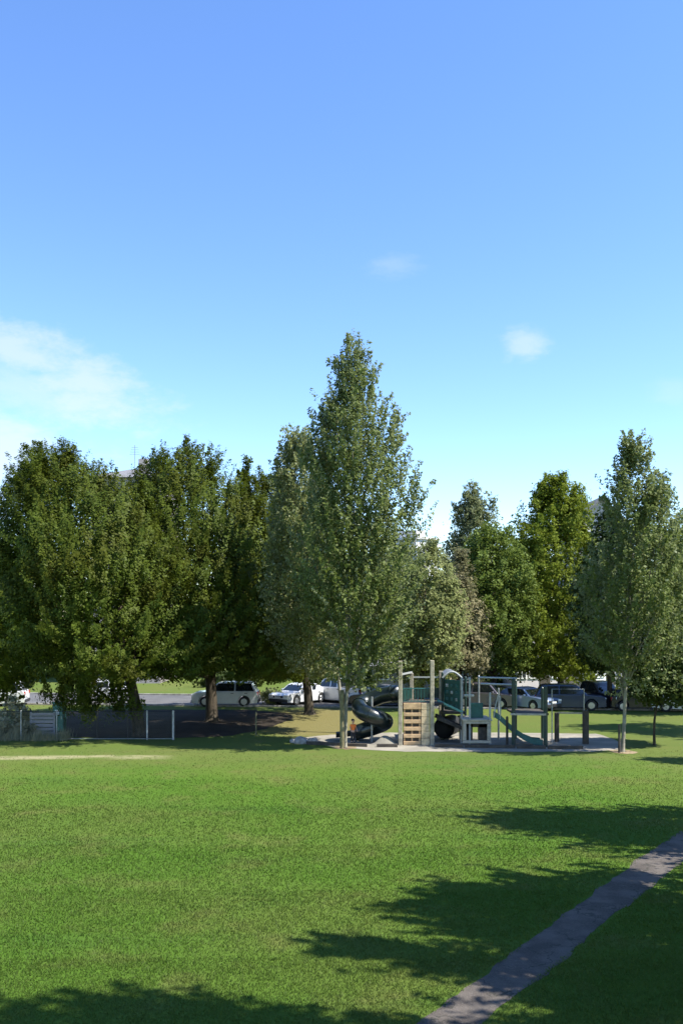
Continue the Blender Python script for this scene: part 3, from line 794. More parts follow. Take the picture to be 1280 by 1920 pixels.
    for sd in (-1, 1):
        m2 = MB(); m2.box((-L / 2 + .07, sd * W * .37, H * .47), (.18, W * .2, .15)); m2.build('headlight', M['clear_lamp'], root, bevel=.03)
        m2 = MB(); m2.box((L / 2 - .06, sd * W * .41, H * .53), (.16, W * .15, .22)); m2.build('taillight', M['red_lamp'], root, bevel=.03)
        m2 = MB(); m2.box((xf0 + .12, sd * (W / 2 + .08), zlo + .07), (.12, .2, .14)); m2.build('mirror', col, root, bevel=.03)
        for hx in (split - .18, split + .75):
            m2 = MB(); m2.box((hx, sd * (W / 2 + .012), H * .547), (.2, .03, .035)); m2.build('door_handle', M['trim'], root)
    for s_, nm in ((-1, 'front_bumper'), (1, 'rear_bumper')):
        m2 = MB(); m2.box((s_ * (L / 2 - .05), 0, .36), (.2, W * .94, .22)); m2.build(nm, M['trim'], root, bevel=.04)
        m2 = MB(); m2.box((s_ * (L / 2 + .045), 0, H * .40), (.02, .5, .11)); m2.build('number_plate', M['white_paint'], root)
    m2 = MB(); m2.box((-L / 2 - .005, 0, H * .43), (.03, W * .5, .14)); m2.build('front_grille', M['trim'], root, bevel=.01)
    if kind == 'pickup':
        m2 = MB(); m2.box((.33 * L, 0, .62 * H + .01), (.32 * L, W * .84, .02)); m2.build('load_bed', M['trim'], root)
    return root
car('suv', 'parked_car', 'silver estate-like car parked side-on behind the domed hornbeam\'s trunk', 424, 62.6, 0, M['silver'])
car('sedan', 'parked_car', 'white car right of the pale green bush, seen at an angle', 562, 64.3, 52, M['car_white'])
car('pickup', 'parked_car', 'silver pickup with red tail lamp left of the tallest poplar\'s trunk', 632, 65.5, -38, M['silver'])
car('suv', 'parked_car', 'white car cut off by the left edge behind the pale shrub', -12, 62.5, 8, M['car_white'])
car('hatch', 'parked_car', 'white hatchback hidden behind the skirts of the broad dark hornbeam', 195, 66.5, 0, M['car_white'])
car('sedan', 'parked_car', 'black car behind the spiral slide\'s tower', 715, 62.5, 4, M['charcoal'])
car('suv', 'parked_car', 'plum grey car behind the overhead ladder', 912, 61.5, 150, M['plum'])
car('sedan', 'parked_car', 'light blue car between the two dark posts of the play frame', 985, 60.5, 128, M['car_blue'])
car('suv', 'parked_car', 'navy car behind the white chin-up bar', 1066, 60.0, 172, M['navy'])
car('pickup', 'parked_car', 'black pickup with its bonnet right of the chin-up bar', 1118, 61.5, 118, M['car_black'])
car('hatch', 'parked_car', 'black hatchback behind the leaning poplar\'s trunk', 1198, 59.5, 176, M['car_black'])
car('sedan', 'parked_car', 'silver car cut off by the right edge of the photo', 1290, 58.6, 158, M['silver'])

# ------------------------------------------------------------------ buildings
def building(name, label, x0, x1, Y, depth, H, wall, roof, style, ridge=2.0, cols=0, rows=0, z0=1.0, storey=3.0, door=None, winw=1.2, winh=1.3, rz=0):
    cx = (x0 + x1) / 2; W = x1 - x0
    root = empty(name, (cx, Y, 0), R(rz)); tag(root, label, 'building')
    mb = MB(); mb.box((0, depth / 2, H / 2), (W, depth, H)); 
    if style == 'gable':
        mb.prism([(-W / 2, H), (W / 2, H), (0, H + ridge)], .0, depth)
    mb.build('wall', wall, root)
    r = MB()
    if style == 'gable':
        for s in (-1, 1):
            q = MB
            a_, b_ = Vector((s * (W / 2 + .5), 0, H - .5 * ridge / (W / 2))), Vector((0, 0, H + ridge))
            nrm = Vector((s * ridge, 0, W / 2)).normalized() * .18
            y0, y1 = -.5, depth + .5
            vs = []
            for y in (y0, y1):
                for p in (a_, b_, b_ + nrm, a_ + nrm): vs.append((p.x + nrm.x * .05, y, p.z + nrm.z * .05))
            r.add(vs, [(0, 1, 2, 3), (7, 6, 5, 4), (0, 4, 5, 1), (1, 5, 6, 2), (2, 6, 7, 3), (3, 7, 4, 0)])
    elif style == 'hip':
        o_ = .5; t = min(W, depth) * .38
        vs = [(-W / 2 - o_, -o_, H + .005), (W / 2 + o_, -o_, H + .005), (W / 2 + o_, depth + o_, H + .005), (-W / 2 - o_, depth + o_, H + .005), (-W / 2 + t, depth / 2, H + ridge), (W / 2 - t, depth / 2, H + ridge)]
        r.add(vs, [(0, 1, 2, 3), (0, 1, 5, 4), (2, 3, 4, 5), (1, 2, 5), (3, 0, 4)])
    else:
        r.box((0, depth / 2, H + .15), (W + .5, depth + .5, .3)); r.box((W * .1, depth / 2, H + .3 + ridge / 2), (W * .4, depth * .5, ridge))
    rf = r.build('roof', roof, root)
    if style == 'hip':
        m2 = MB(); m2.box((W * .10, depth * .5, H + ridge + .2), (.9, .7, 1.6)); m2.build('chimney', wall, rf, bevel=.02)
        m2 = MB(); m2.bar((-W * .02, depth * .45, H + ridge - .2), (-W * .02, depth * .45, H + ridge + 2.3), .05)
        for j in range(4): m2.bar((-W * .02 - .5 + j * .06, depth * .45, H + ridge + 1.4 + j * .22), (-W * .02 + .5 - j * .06, depth * .45, H + ridge + 1.4 + j * .22), .03)
        m2.build('antenna', M['grey_metal'], rf)
    for i in range(cols):
        for j in range(rows):
            x = -W / 2 + W * (i + .5) / cols; z = z0 + storey * j
            if z + winh > H: continue
            if door is not None and j == 0 and i == door: continue
            f = MB()
            for sx_, sz_, ww, hh in ((0, winh / 2, winw + .16, .09), (0, -winh / 2, winw + .16, .09), (winw / 2, 0, .09, winh - .09), (-winw / 2, 0, .09, winh - .09), (0, 0, .06, winh - .09)):
                f.box((x + sx_, -.03, z + winh / 2 + sz_), (ww, .10, hh))
            fo = f.build('window', M['white_paint'], root)
            p = MB(); p.box((x, .0, z + winh / 2), (winw - .05, .03, winh - .05)); p.build('pane', M['win_glass'], fo)
    if door is not None and cols:
        x = -W / 2 + W * (door + .5) / cols
        d = MB(); d.box((x, -.02, 1.05), (1.0, .08, 2.1)); do = d.build('door', M['dark_wood'], root, bevel=.01)
        d = MB(); d.box((x + .38, -.09, 1.05), (.05, .06, .16)); d.build('handle', M['rim'], do)
    return root
Y = 84
building('apartment_building', 'tall building whose grey roof peak and antenna show above the broad hornbeam', G(170, Y).x, G(300, Y).x, Y, 10, Zat(896, Y), M['wall_grey'], M['roof_grey'], 'hip', 1.6, 3, 6)
Y = 112
building('apartment_building', 'white flat-roofed building showing between the tallest poplar and the grey-green tree', G(770, Y).x, G(832, Y).x, Y, 6, Zat(1012, Y), M['wall_white'], M['roof_pale'], 'flat', 1.0, 3, 5, rz=42)
Y = 86
building('house', 'pale house whose roof gable shows left of the leaning poplar\'s top', G(1085, Y).x, G(1165, Y).x, Y, 10, Zat(975, Y), M['wall_pink'], M['roof_grey'], 'gable', 2.0, 3, 5)
Y = 78
building('house', 'low pinkish white house behind the light blue car', G(962, Y).x, G(1058, Y).x, Y, 5, Zat(1232, Y), M['wall_pink'], M['roof_grey'], 'hip', 1.2, 4, 1, .9, door=2, winw=.8, winh=1.0, rz=16)
building('garage', 'small white garage seen past the dark tree\'s trunk', G(1108, Y).x, G(1160, Y).x, Y, 5, Zat(1235, Y), M['wall_white'], M['roof_grey'], 'flat', .2, 2, 1, 1.0, door=1, winw=.7, winh=.8, rz=30)
Y = 76
building('house', 'low grey-brown house behind the climbing wall posts', G(700, Y).x, G(885, Y).x, Y, 2.6, Zat(1248, Y), M['wall_grey'], M['roof_grey'], 'hip', .7, 5, 1, .9, door=3, winw=.9, winh=.9)

# ------------------------------------------------------------------ fence on the left
def fence():
    Y = 44.9; ztop = Zat(1334, Y)
    x0, x1 = G(-40, Y).x, G(326, Y).x
    root = empty('chain_link_fence', (x0, Y, 0)); tag(root, 'grey chain-link fence under the broad hornbeam at the left', 'fence')
    W = x1 - x0
    for px, mat, rr in ((-36, 'grey_metal', .03), (40, 'grey_metal', .035), (107, 'grey_metal', .03), (183, 'trim', .03), (240, 'trim', .03), (276, 'pale_metal', .04), (325, 'pale_metal', .055)):
        m = MB(); x = G(px, Y).x - x0
        m.tube([(x, 0, -.05), (x, 0, ztop + .03), (x, 0, ztop + .06)], [rr, rr, rr * .4], 10); m.build('post', M[mat], root, smooth=False)
    m = MB(); m.tube([(0, 0, ztop), (W, 0, ztop)], .016, 8); m.build('top_rail', M['trim'], root)
    m = MB(); m.tube([(0, -.06, .06), (W, -.06, .06)], .016, 8); m.build('bottom_rail', M['grey_metal'], root)
    me = bpy.data.meshes.new('wire_mesh'); me.from_pydata([(0, .025, .08), (W, .025, .08), (W, .025, ztop - .02), (0, .025, ztop - .02)], [], [(0, 1, 2, 3)])
    link_mesh('wire_mesh', me, M['chain'], root)
fence()

def weeds():
    r = np.random.default_rng(77); n = 2600
    x0, x1 = G(-30, 45).x, G(132, 45).x
    x = r.uniform(x0, x1, n); y = 44.72 + np.abs(r.normal(0, .55, n)) * np.where(r.uniform(0, 1, n) < .75, 1, -.35)
    h = r.uniform(.15, .75, n) * (.55 + .45 * np.sin(x * 2.7 + 1) ** 2); ww = r.uniform(.006, .014, n)
    an = r.uniform(0, 6.28, n); la = r.uniform(0, 6.28, n); le = r.uniform(.05, .45, n) * h
    v = np.empty((n, 3, 3)); z0 = np.full(n, .0)
    v[:, 0] = np.stack([x - np.cos(an) * ww, y - np.sin(an) * ww, z0], 1); v[:, 1] = np.stack([x + np.cos(an) * ww, y + np.sin(an) * ww, z0], 1)
    v[:, 2] = np.stack([x + np.cos(la) * le, y + np.sin(la) * le, h], 1)
    o = link_mesh('dry_weeds', fast_mesh('dry_weeds', v.reshape(-1, 3), 3, r.uniform(0, 1, n)), M['straw_leaf'])
    tag(o, 'dry straw-coloured weeds along the foot of the wire fence', 'weeds', kind='stuff')
weeds()

def left_corner():
    # low grey slatted screen and green cabinet behind the fence
    Y = 46.2
    root = empty('slatted_screen', G(80, Y)); tag(root, 'low grey slatted timber screen behind the wire fence', 'screen')
    w_ = mpx(44, Y); 
    for s in (-1, 1):
        m = MB(); m.box((s * w_ / 2, .06, .62), (.09, .09, 1.24)); m.build('post', M['grey_metal'], root, bevel=.01)
    for j in range(6):
        m = MB(); m.box((0, 0, .18 + j * .19), (w_ + .1, .03, .15)); m.build('slat', M['wall_grey'], root, bevel=.008)
    Y = 47
    root = empty('street_cabinet', G(112, Y)); tag(root, 'dark green street cabinet standing between the slatted screen and the broad hornbeam', 'cabinet')
    m = MB(); m.box((0, 0, .06), (.62, .5, .12)); m.build('plinth', M['stone'], root)
    m = MB(); m.box((0, 0, .87), (.58, .46, 1.5)); m.build('cabinet_body', M['teal'], root, bevel=.02)
    m = MB(); m.box((0, 0, 1.65), (.66, .54, .07)); m.build('lid', M['teal_light'], root, bevel=.02)
    m = MB(); m.box((0, -.24, .87), (.48, .02, 1.3)); d = m.build('door', M['teal_light'], root, bevel=.008)
    m = MB(); m.box((.18, -.26, .9), (.04, .03, .16)); m.build('handle', M['rim'], d)
    m = MB(); m.box((-.05, -.256, 1.15), (.22, .006, .3)); m.build('notice', M['white_paint'], d)
left_corner()

# ------------------------------------------------------------------ boulders and logs at the sand's left end
def boulder(label, px, Y, sx, sy, sz, seed, mat='stone'):
    bm = bmesh.new(); bmesh.ops.create_icosphere(bm, subdivisions=3, radius=1)
    r = random.Random(seed); ks = [(Vector((r.gauss(0, 1), r.gauss(0, 1), r.gauss(0, 1))) * 1.7, r.uniform(0, 6)) for _ in range(7)]
    for v in bm.verts:
        n = sum(math.sin(v.co.dot(k) + p) for k, p in ks) * .07
        c = v.co * (1 + n)
        v.co = Vector((max(-.85, min(.85, c.x)) * sx, max(-.85, min(.85, c.y)) * sy, max(-.4, min(.8, c.z)) * sz + sz * .35))
    me = bpy.data.meshes.new('boulder'); bm.to_mesh(me); bm.free()
    o = link_mesh('boulder', me, M[mat], smooth=True); o.location = G(px, Y); tag(o, label, 'boulder', 'boulders at the edge of the sand')
boulder('largest grey boulder at the left end of the sand', 566, 43.6, .42, .34, .30, 5)
boulder('small grey boulder right of the largest boulder', 586, 43.4, .26, .24, .24, 9)
boulder('low flat boulder at the far left of the boulders', 552, 43.9, .28, .25, .16, 14)

def edging():
    r = random.Random(2)
    lines = [((575, 43.3), (640, 42.7)), ((650, 42.6), (688, 42.4)), ((706, 42.35), (745, 42.3)), ((815, 42.3), (868, 42.2)), ((870, 42.15), (965, 41.95)), ((968, 41.9), (1022, 41.8)), ((1026, 41.75), (1092, 41.7))]
    for i, ((pa, Ya), (pb, Yb)) in enumerate(lines):
        c = G((pa + pb) / 2, (Ya + Yb) / 2)
        m = MB(); m.bar(G(pa, Ya, .07) - c, G(pb, Yb, .07) - c, .16, .17)
        lb = ['timber edging beam beside the boulders', 'timber edging beam below the slide\'s exit', 'timber edging beam before the sand mound', 'timber edging beam right of the climbing wall', 'timber edging beam before the crawl box', 'timber edging beam before the teal slide', 'timber edging beam before the chin-up bar'][i]
        o = m.build('edging_beam', M['dark_wood'], bevel=.015); o.location = c; tag(o, lb, 'beam', 'timber edging of the sand')
edging()

def mound(label, px, Y, sx, sy, h, seed):
    m = MB(); r = random.Random(seed); N, K = 22, 6
    vs = [(0, 0, h)]; fs = []
    for k in range(1, K + 1):
        q = k / K
        for i in range(N):
            t = 2 * math.pi * i / N
            wv = 1 + .08 * math.sin(3 * t + seed) + .05 * math.sin(7 * t)
            vs.append((math.cos(t) * sx * q * wv, math.sin(t) * sy * q * wv, h * (math.cos(q * math.pi) * .5 + .5) + r.uniform(-.012, .012) + .004))
    for i in range(N): fs.append((0, 1 + i, 1 + (i + 1) % N))
    for k in range(1, K):
        for i in range(N):
            a_, b_ = 1 + (k - 1) * N + i, 1 + (k - 1) * N + (i + 1) % N
            fs.append((a_, a_ + N, b_ + N, b_))
    m.add(vs, fs); o = m.build('sand_mound', M['sand'], smooth=True); o.location = G(px, Y); tag(o, label, 'sand mound', 'sand mounds')
mound('pale sand mound between the spiral slide and the climbing wall', 722, 43.3, .75, .6, .42, 3)
mound('small sand mound under the exit of the black slide', 655, 44.0, .5, .5, .22, 6)

# ------------------------------------------------------------------ play structures
def part(parent, name, mat, fn, bevel=0.0, smooth=False):
    m = MB(); fn(m); return m.build(name, M[mat], parent, smooth, bevel)

def tower_climb():
    Y = 43.0
    org = G(780, Y); root = empty('climbing_tower', org)
    tag(root, 'wooden play tower with tall posts, tan climbing wall and black spiral tube slide', 'play tower')
    L = lambda px, py, Yy: P(px, py, Yy) - org
    def g0(px, Yy): return G(px, Yy) - org
    for px, top, Yp in ((750, 1239, 43.0), (809.5, 1238, 43.0), (771, 1262, 45.2), (826, 1258, 45.2)):
        b = g0(px, Yp); z = Zat(top, Yp)
        part(root, 'post', 'post_wood', lambda m: m.box((b.x, b.y, z / 2 - .05), (.19, .19, z + .1)), bevel=.02)
    zd = Zat(1318, Y)
    x0, x1 = g0(755, Y).x, g0(805, Y).x
    part(root, 'deck', 'dark_wood', lambda m: [m.box(((g0(748, 44).x + g0(828, 44).x) / 2, .30 + j * .29, zd - .06), (2.05, .26, .09)) for j in range(7)], bevel=.01)
    # climbing wall: left field of boards with open slots, right field closed
    wl, wr_ = x0 + .02, x1
    sp = wl + (wr_ - wl) * .66
    ys = [1318, 1333, 1346, 1359.5, 1373, 1386.5, 1399]
    for j in range(6):
        za, zb_ = Zat(ys[j] + (0 if j == 0 else 3.2), Y), Zat(ys[j + 1] - 3.2, Y)
        if j == 5: zb_ = .02
        part(root, 'climbing_board', 'tan_wood', lambda m: m.box(((wl + sp) / 2, -.02, (za + zb_) / 2), (sp - wl, .06, za - zb_)), bevel=.012)
    for j in range(6):
        za, zb_ = zd * (j + 1) / 6 - .008, zd * j / 6 + .012
        part(root, 'wall_board', 'pale_tan', lambda m: m.box(((sp + wr_) / 2 + .01, -.01, (za + zb_) / 2), (wr_ - sp - .03, .05, za - zb_)), bevel=.01)
    part(root, 'wall_backing', 'dark_wood', lambda m: m.box(((wl + wr_) / 2, .06, zd / 2), (wr_ - wl, .04, zd - .1)))
    for s in (-.36, .0, .36):
        part(root, 'wall_stile', 'tan_wood', lambda m: m.box(((wl + sp) / 2 + s, .02, zd / 2), (.07, .03, zd - .04)))
    # guard bars above the wall
    zr = Zat(1291, Y)
    def bars(m):
        m.tube([(x0, 0, zr), (x1, 0, zr)], .022, 8)
        m.tube([(x0, 0, zd + .08), (x1, 0, zd + .08)], .018, 8)
        for i in range(8):
            x = x0 + .1 + (x1 - x0 - .2) * i / 7; m.tube([(x, 0, zd + .08), (x, 0, zr)], .013, 6)
    part(root, 'guard_rail', 'teal', bars)
    zc = Zat(1263, 44)
    part(root, 'crossbar', 'pale_metal', lambda m: m.bar(g0(750, 43.1) + Vector((0, .1, zc)), g0(771, 45.2) + Vector((0, -.1, zc)), .08))
    part(root, 'crossbar', 'pale_metal', lambda m: (m.bar(g0(771, 45.2) + Vector((0.1, 0, zc - .25)), g0(826, 45.2) + Vector((-.1, 0, zc - .25)), .07),))
    part(root, 'side_panel', 'green_paint', lambda m: m.bar(g0(751, 43.15) + Vector((0, .12, zd + .32)), g0(771, 45.1) + Vector((0, -.12, zd + .32)), .04, .55), bevel=.01)
    part(root, 'rear_panel', 'green_paint', lambda m: m.bar(g0(773, 45.2) + Vector((.1, 0, zd + .3)), g0(826, 45.2) + Vector((-.1, 0, zd + .3)), .04, .5), bevel=.01)
    # handrail running down to the next tower, with balusters
    a_, b_ = L(819, 1313, 43.6), L(866, 1335, 43.6)
    part(root, 'handrail', 'teal_light', lambda m: m.bar(a_, b_, .09, .10), bevel=.015)
    def ramp(m):
        for off in (0, 1.0):
            m.bar(a_ + Vector((0, off, -.85)), b_ + Vector((0, off, -.78)), .08, .16)
        for i in range(9):
            q = a_.lerp(b_, (i + .5) / 9); m.box(q + Vector((0, .5, -.74)), (.13, 1.0, .05))
    part(root, 'ramp', 'dark_wood', ramp)
    # spiral tube slide
    cx, cy = G(697, 44.1).x - org.x, 44.1 - org.y
    Rr, tr = .60, .40
    pts = [Vector((g0(752, 44.3).x, 1.25, zd + .36)), Vector((g0(735, 44.3).x, 1.4, zd + .34)), Vector((g0(716, 44.3).x, 1.66, zd + .22))]
    N = 26
    for i in range(N + 1):
        t = math.pi / 2 + (2 * math.pi) * i / N      # from the back round by the left, front, right and to the back again
        k = i / N
        z = 2.02 * (1 - k) ** 1.0 + .62 * k
        pts.append(Vector((cx + Rr * math.cos(t), cy + Rr * math.sin(t), z)))
    pts += [Vector((cx - .45, cy + .62, .47)), Vector((cx - .85, cy + .60, .36))]
    part(root, 'tube_slide', 'slide_black', lambda m: m.tube(pts, [tr] * (len(pts) - 2) + [tr * .95, tr * .9], 18, cap=True), smooth=True)
    for i in (1, 8, 15, 22):
        d = (pts[i + 1] - pts[i - 1]).normalized(); part(root, 'flange', 'slide_black', lambda m: m.tube([pts[i] - d * .03, pts[i] + d * .03], tr + .035, 18))
    # open exit chute
    def chute(m):
        q0 = Vector((cx - .75, cy + .60, .30)); n = 9; L_ = 1.0
        vs = []; fs = []
        for k in range(2):
            o_ = q0 + Vector((-L_ * k, 0, -.10 * k))
            for rr_ in (.36, .32):
                for i in range(n):
                    t = math.pi + math.pi * i / (n - 1); vs.append(o_ + Vector((0, math.cos(t) * rr_, math.sin(t) * rr_ * .7 + .18)))
        B = 2 * n
        for i in range(n - 1):
            fs += [(i, i + 1, B + i + 1, B + i), (n + i + 1, n + i, B + n + i, B + n + i + 1), (i, n + i, n + i + 1, i + 1), (B + i, B + i + 1, B + n + i + 1, B + n + i)]
        fs += [(0, B, B + n, n), (n - 1, 2 * n - 1, B + 2 * n - 1, B + n - 1)]
        m.add(vs, fs)
    part(root, 'slide_exit', 'slide_black', chute, smooth=False)
    part(root, 'slide_support', 'grey_metal', lambda m: (m.tube([(cx, cy, 0), (cx, cy, 2.2)], .055, 10), m.bar((cx, cy, 1.25), (cx + .3, cy - .3, 1.25), .05)))
tower_climb()

def tower_panel():
    Y = 44.6
    org = G(845, Y); root = empty('panel_tower', org)
    tag(root, 'dark teal panelled play tower with a pale arched canopy right of the climbing wall', 'play tower')
    for px, top, Yp in ((829, 1262, 44.8), (865, 1272, 43.7), (832, 1264, 46.4), (872, 1270, 46.4)):
        b = G(px, Yp) - org; z = Zat(top, Yp)
        part(root, 'post', 'pale_metal' if px == 865 else 'green_paint', lambda m: m.tube([(b.x, b.y, -.05), (b.x, b.y, z), (b.x, b.y, z + .05)], [.065, .065, .03], 10))
    z0, z1 = Zat(1331, Y), Zat(1274, Y)
    a_, b_ = G(831, 44.8) - org, G(864, 43.8) - org
    part(root, 'wall_panel', 'teal', lambda m: m.bar(a_ + Vector((.05, 0, (z0 + z1) / 2)), b_ + Vector((-.05, 0, (z0 + z1) / 2)), .05, z1 - z0), bevel=.02)
    for i in range(3):
        for j in range(4):
            q = a_.lerp(b_, .22 + .28 * i) + Vector((-.02, -.05, z0 + (z1 - z0) * (.15 + .22 * j))); part(root, 'play_block', 'teal' if (i + j) % 3 else 'grey_metal', lambda m: m.box(q, (.15, .06, .16)), bevel=.02)
    part(root, 'deck', 'dark_wood', lambda m: m.box((.1, .55, z0 - .1), (1.1, 2.3, .1)), bevel=.01)
    for off in (0, 1.6):
        part(root, 'canopy_hoop', 'pale_metal', lambda m: m.tube([Vector((-.42 + .95 * i / 10, off, z1 + .08 + .30 * math.sin(math.pi * i / 10))) for i in range(11)], .045, 8))
    def can(m):
        vs, fs = [], []
        for i in range(11):
            x, z = -.42 + .95 * i / 10, z1 + .11 + .31 * math.sin(math.pi * i / 10)
            vs += [(x, 0, z), (x, 1.6, z), (x, 0, z + .02), (x, 1.6, z + .02)]
            if i: b = 4 * (i - 1); fs += [(b, b + 1, b + 5, b + 4), (b + 2, b + 6, b + 7, b + 3), (b, b + 4, b + 6, b + 2), (b + 1, b + 3, b + 7, b + 5)]
        m.add(vs, fs)
    part(root, 'canopy', 'grey_metal', can)
    part(root, 'tunnel', 'black', lambda m: (m.tube([(-.35, -.2, .62), (-.35, .2, .62), (.25, 1.6, .62)], .5, 16)), smooth=True)
tower_panel()

def tower_slide():
    Y = 43.0
    org = G(892, Y); root = empty('slide_tower', org)
    tag(root, 'play tower with a beige crawl box, overhead ladder and open teal slide', 'play tower')
    L = lambda px, py, Yy: P(px, py, Yy) - org
    g0 = lambda px, Yy: G(px, Yy) - org
    # beige crawl box front
    xa, xb = g0(867, Y).x, g0(919, Y).x; za, zb_ = Zat(1394, Y) , Zat(1352, Y)
    za = max(za, .1)
    def fr(m):
        m.box(((xa + xb) / 2, 0, zb_ - .06), (xb - xa, .12, .13)); m.box(((xa + xb) / 2, 0, za + .06), (xb - xa, .12, .13))
        m.box((xa + .08, .0, (za + zb_) / 2), (.16, .12, zb_ - za - .27)); m.box((xb - .08, 0, (za + zb_) / 2), (.16, .12, zb_ - za - .27))
    part(root, 'box_frame', 'beige', fr, bevel=.012)
    def inner(m):
        m.box((xa + .32, .18, (za + zb_) / 2), (.34, .05, zb_ - za)); m.box((xb - .34, .18, (za + zb_) / 2), (.40, .05, zb_ - za)); m.box(((xa + xb) / 2, .18, zb_ - .2), (xb - xa - .1, .05, .22))
    part(root, 'box_panel', 'dark_wood', inner)
    part(root, 'box_side', 'beige', lambda m: m.box((xa + .06, .85, (za + zb_) / 2), (.06, 1.5, zb_ - za)))
    part(root, 'box_side', 'beige', lambda m: m.box((xb - .06, .85, (za + zb_) / 2), (.06, 1.5, zb_ - za)))
    part(root, 'deck', 'beige', lambda m: [m.box(((xa + xb) / 2 + .02, .02 + j * .27, zb_ + .05), (xb - xa + .1, .24, .07)) for j in range(7)], bevel=.01)
    for px, top, Yp, mt, rr in ((880, 1272, 43.1, 'pale_metal', .055), (918, 1300, 43.1, 'pale_metal', .05), (897, 1268, 45.0, 'grey_metal', .05), (934, 1292, 44.9, 'grey_metal', .05),
                                (950, 1345, 42.9, 'dark_wood', .06), (962, 1274, 42.6, 'green_paint', .09), (1022, 1288, 42.4, 'green_paint', .10), (966, 1276, 45.3, 'green_paint', .07), (1016, 1290, 45.3, 'green_paint', .07)):
        b = g0(px, Yp); z = Zat(top, Yp)
        part(root, 'post', mt, lambda m: m.tube([(b.x, b.y, -.05), (b.x, b.y, z), (b.x, b.y, z + .05)], [rr, rr, rr * .5], 12))
    part(root, 'side_arm', 'pale_metal', lambda m: m.bar(L(869, 1304, 43.1), L(888, 1304, 43.1), .10), bevel=.015)
    part(root, 'play_panel', 'teal', lambda m: m.box(L(893, 1332, 43.4), (.62, .04, .72)), bevel=.02)
    part(root, 'steering_wheel', 'plum', lambda m: (m.tube([L(920, 1312, 43.2) + Vector((math.cos(t) * .2, 0, math.sin(t) * .2)) for t in [i * math.pi / 8 for i in range(17)]], .025, 6), m.bar(L(920, 1312, 43.2) - Vector((.2, 0, 0)), L(920, 1312, 43.2) + Vector((.2, 0, 0)), .03)))
    def hoop(m):
        m.tube([L(925, 1346, 43.0), L(929, 1320, 43.0), L(934, 1302, 43.0), L(937, 1306, 43.0), L(938, 1325, 43.0), L(937, 1348, 43.0)], .03, 8)
    part(root, 'grab_hoop', 'pale_metal', hoop)
    # overhead ladder
    def ladder(m):
        for Yy in (43.2, 44.6):
            m.tube([L(896, 1270, Yy), L(968, 1272, Yy)], .04, 8)
        m.tube([L(900, 1282, 43.1), L(966, 1284, 43.1)], .045, 8)
        for i in range(8):
            m.tube([L(900 + i * 9, 1270.3, 43.2), L(900 + i * 9, 1270.3, 44.6)], .022, 6)
    part(root, 'overhead_ladder', 'pale_metal', ladder)
    zb2 = Zat(1339, 42.5)
    part(root, 'cross_rail', 'beige', lambda m: m.bar(g0(956, 42.45) + Vector((0, 0, zb2)), g0(1023, 42.3) + Vector((0, 0, zb2)), .06, .09), bevel=.01)
    part(root, 'platform', 'dark_wood', lambda m: m.box((g0(990, 44).x, 1.3, zb2 - .08), (1.6, 2.2, .1)), bevel=.01)
    # teal slide: bed with raised sides and a run-out
    prof = [L(926, 1341, 43.4), L(936, 1347, 43.3), L(950, 1360, 43.2), L(965, 1373, 43.1), L(982, 1384, 43.0), L(998, 1390.5, 42.9), L(1014, 1392, 42.8)]
    def bed(m):
        vs, fs = [], []
        for i, p in enumerate(prof):
            for dy in (-.26, .26): vs += [p + Vector((0, dy, 0)), p + Vector((0, dy, -.05))]
            if i: b = 4 * (i - 1); fs += [(b, b + 4, b + 6, b + 2), (b + 1, b + 3, b + 7, b + 5)]
        m.add(vs, fs)
    part(root, 'slide_bed', 'teal_light', bed)
    for dy in (-.30, .30):
        def sides(m):
            vs, fs = [], []
            for i, p in enumerate(prof):
                for ddy in (-.035, .035):
                    vs += [p + Vector((0, dy + ddy, .18)), p + Vector((0, dy + ddy, -.10))]
                if i: b = 4 * (i - 1); fs += [(b, b + 4, b + 5, b + 1), (b + 2, b + 3, b + 7, b + 6), (b, b + 2, b + 6, b + 4), (b + 1, b + 5, b + 7, b + 3)]
            fs += [(0, 1, 3, 2), (len(vs) - 4, len(vs) - 2, len(vs) - 1, len(vs) - 3)]
            m.add(vs, fs)
        part(root, 'slide_side', 'teal', sides)
    for s in (-.25, .25):
        part(root, 'slide_leg', 'grey_metal', lambda m: m.tube([prof[5] + Vector((0, s, -.02)), Vector((prof[5].x, prof[5].y + s, 0))], .03, 8))
tower_slide()

def chin_bar():
    Y = 43.6
    org = G(1068, Y); root = empty('chin_up_frame', org)
    tag(root, 'chin-up frame with a white top bar on two thick dark timber posts', 'exercise frame')
    for px, Yp, top, w_ in ((1043, 44.2, 1336, .20), (1097, 43.4, 1332, .26)):
        b = G(px, Yp) - org; z = Zat(top, Yp)
        part(root, 'timber_post', 'dark_wood', lambda m: m.box((b.x, b.y, z / 2 - .03), (w_, w_, z + .06)), bevel=.025)
    z1 = Zat(1292, Y)
    def fr(m):
        p0, p1 = G(1034, Y) - org, G(1094, Y - .1) - org
        m.tube([p0 + Vector((0, 0, 0)), p0 + Vector((0, 0, z1)), p1 + Vector((0, 0, z1)), p1 + Vector((0, 0, 1.2))], .03, 8)
    part(root, 'bar_frame', 'pale_metal', fr)
    part(root, 'low_rail', 'beige', lambda m: m.bar(G(1046, 44.1) - org + Vector((0, 0, Zat(1337, 44))), G(1094, 43.5) - org + Vector((0, 0, Zat(1337, 43.6))), .05, .07))
chin_bar()

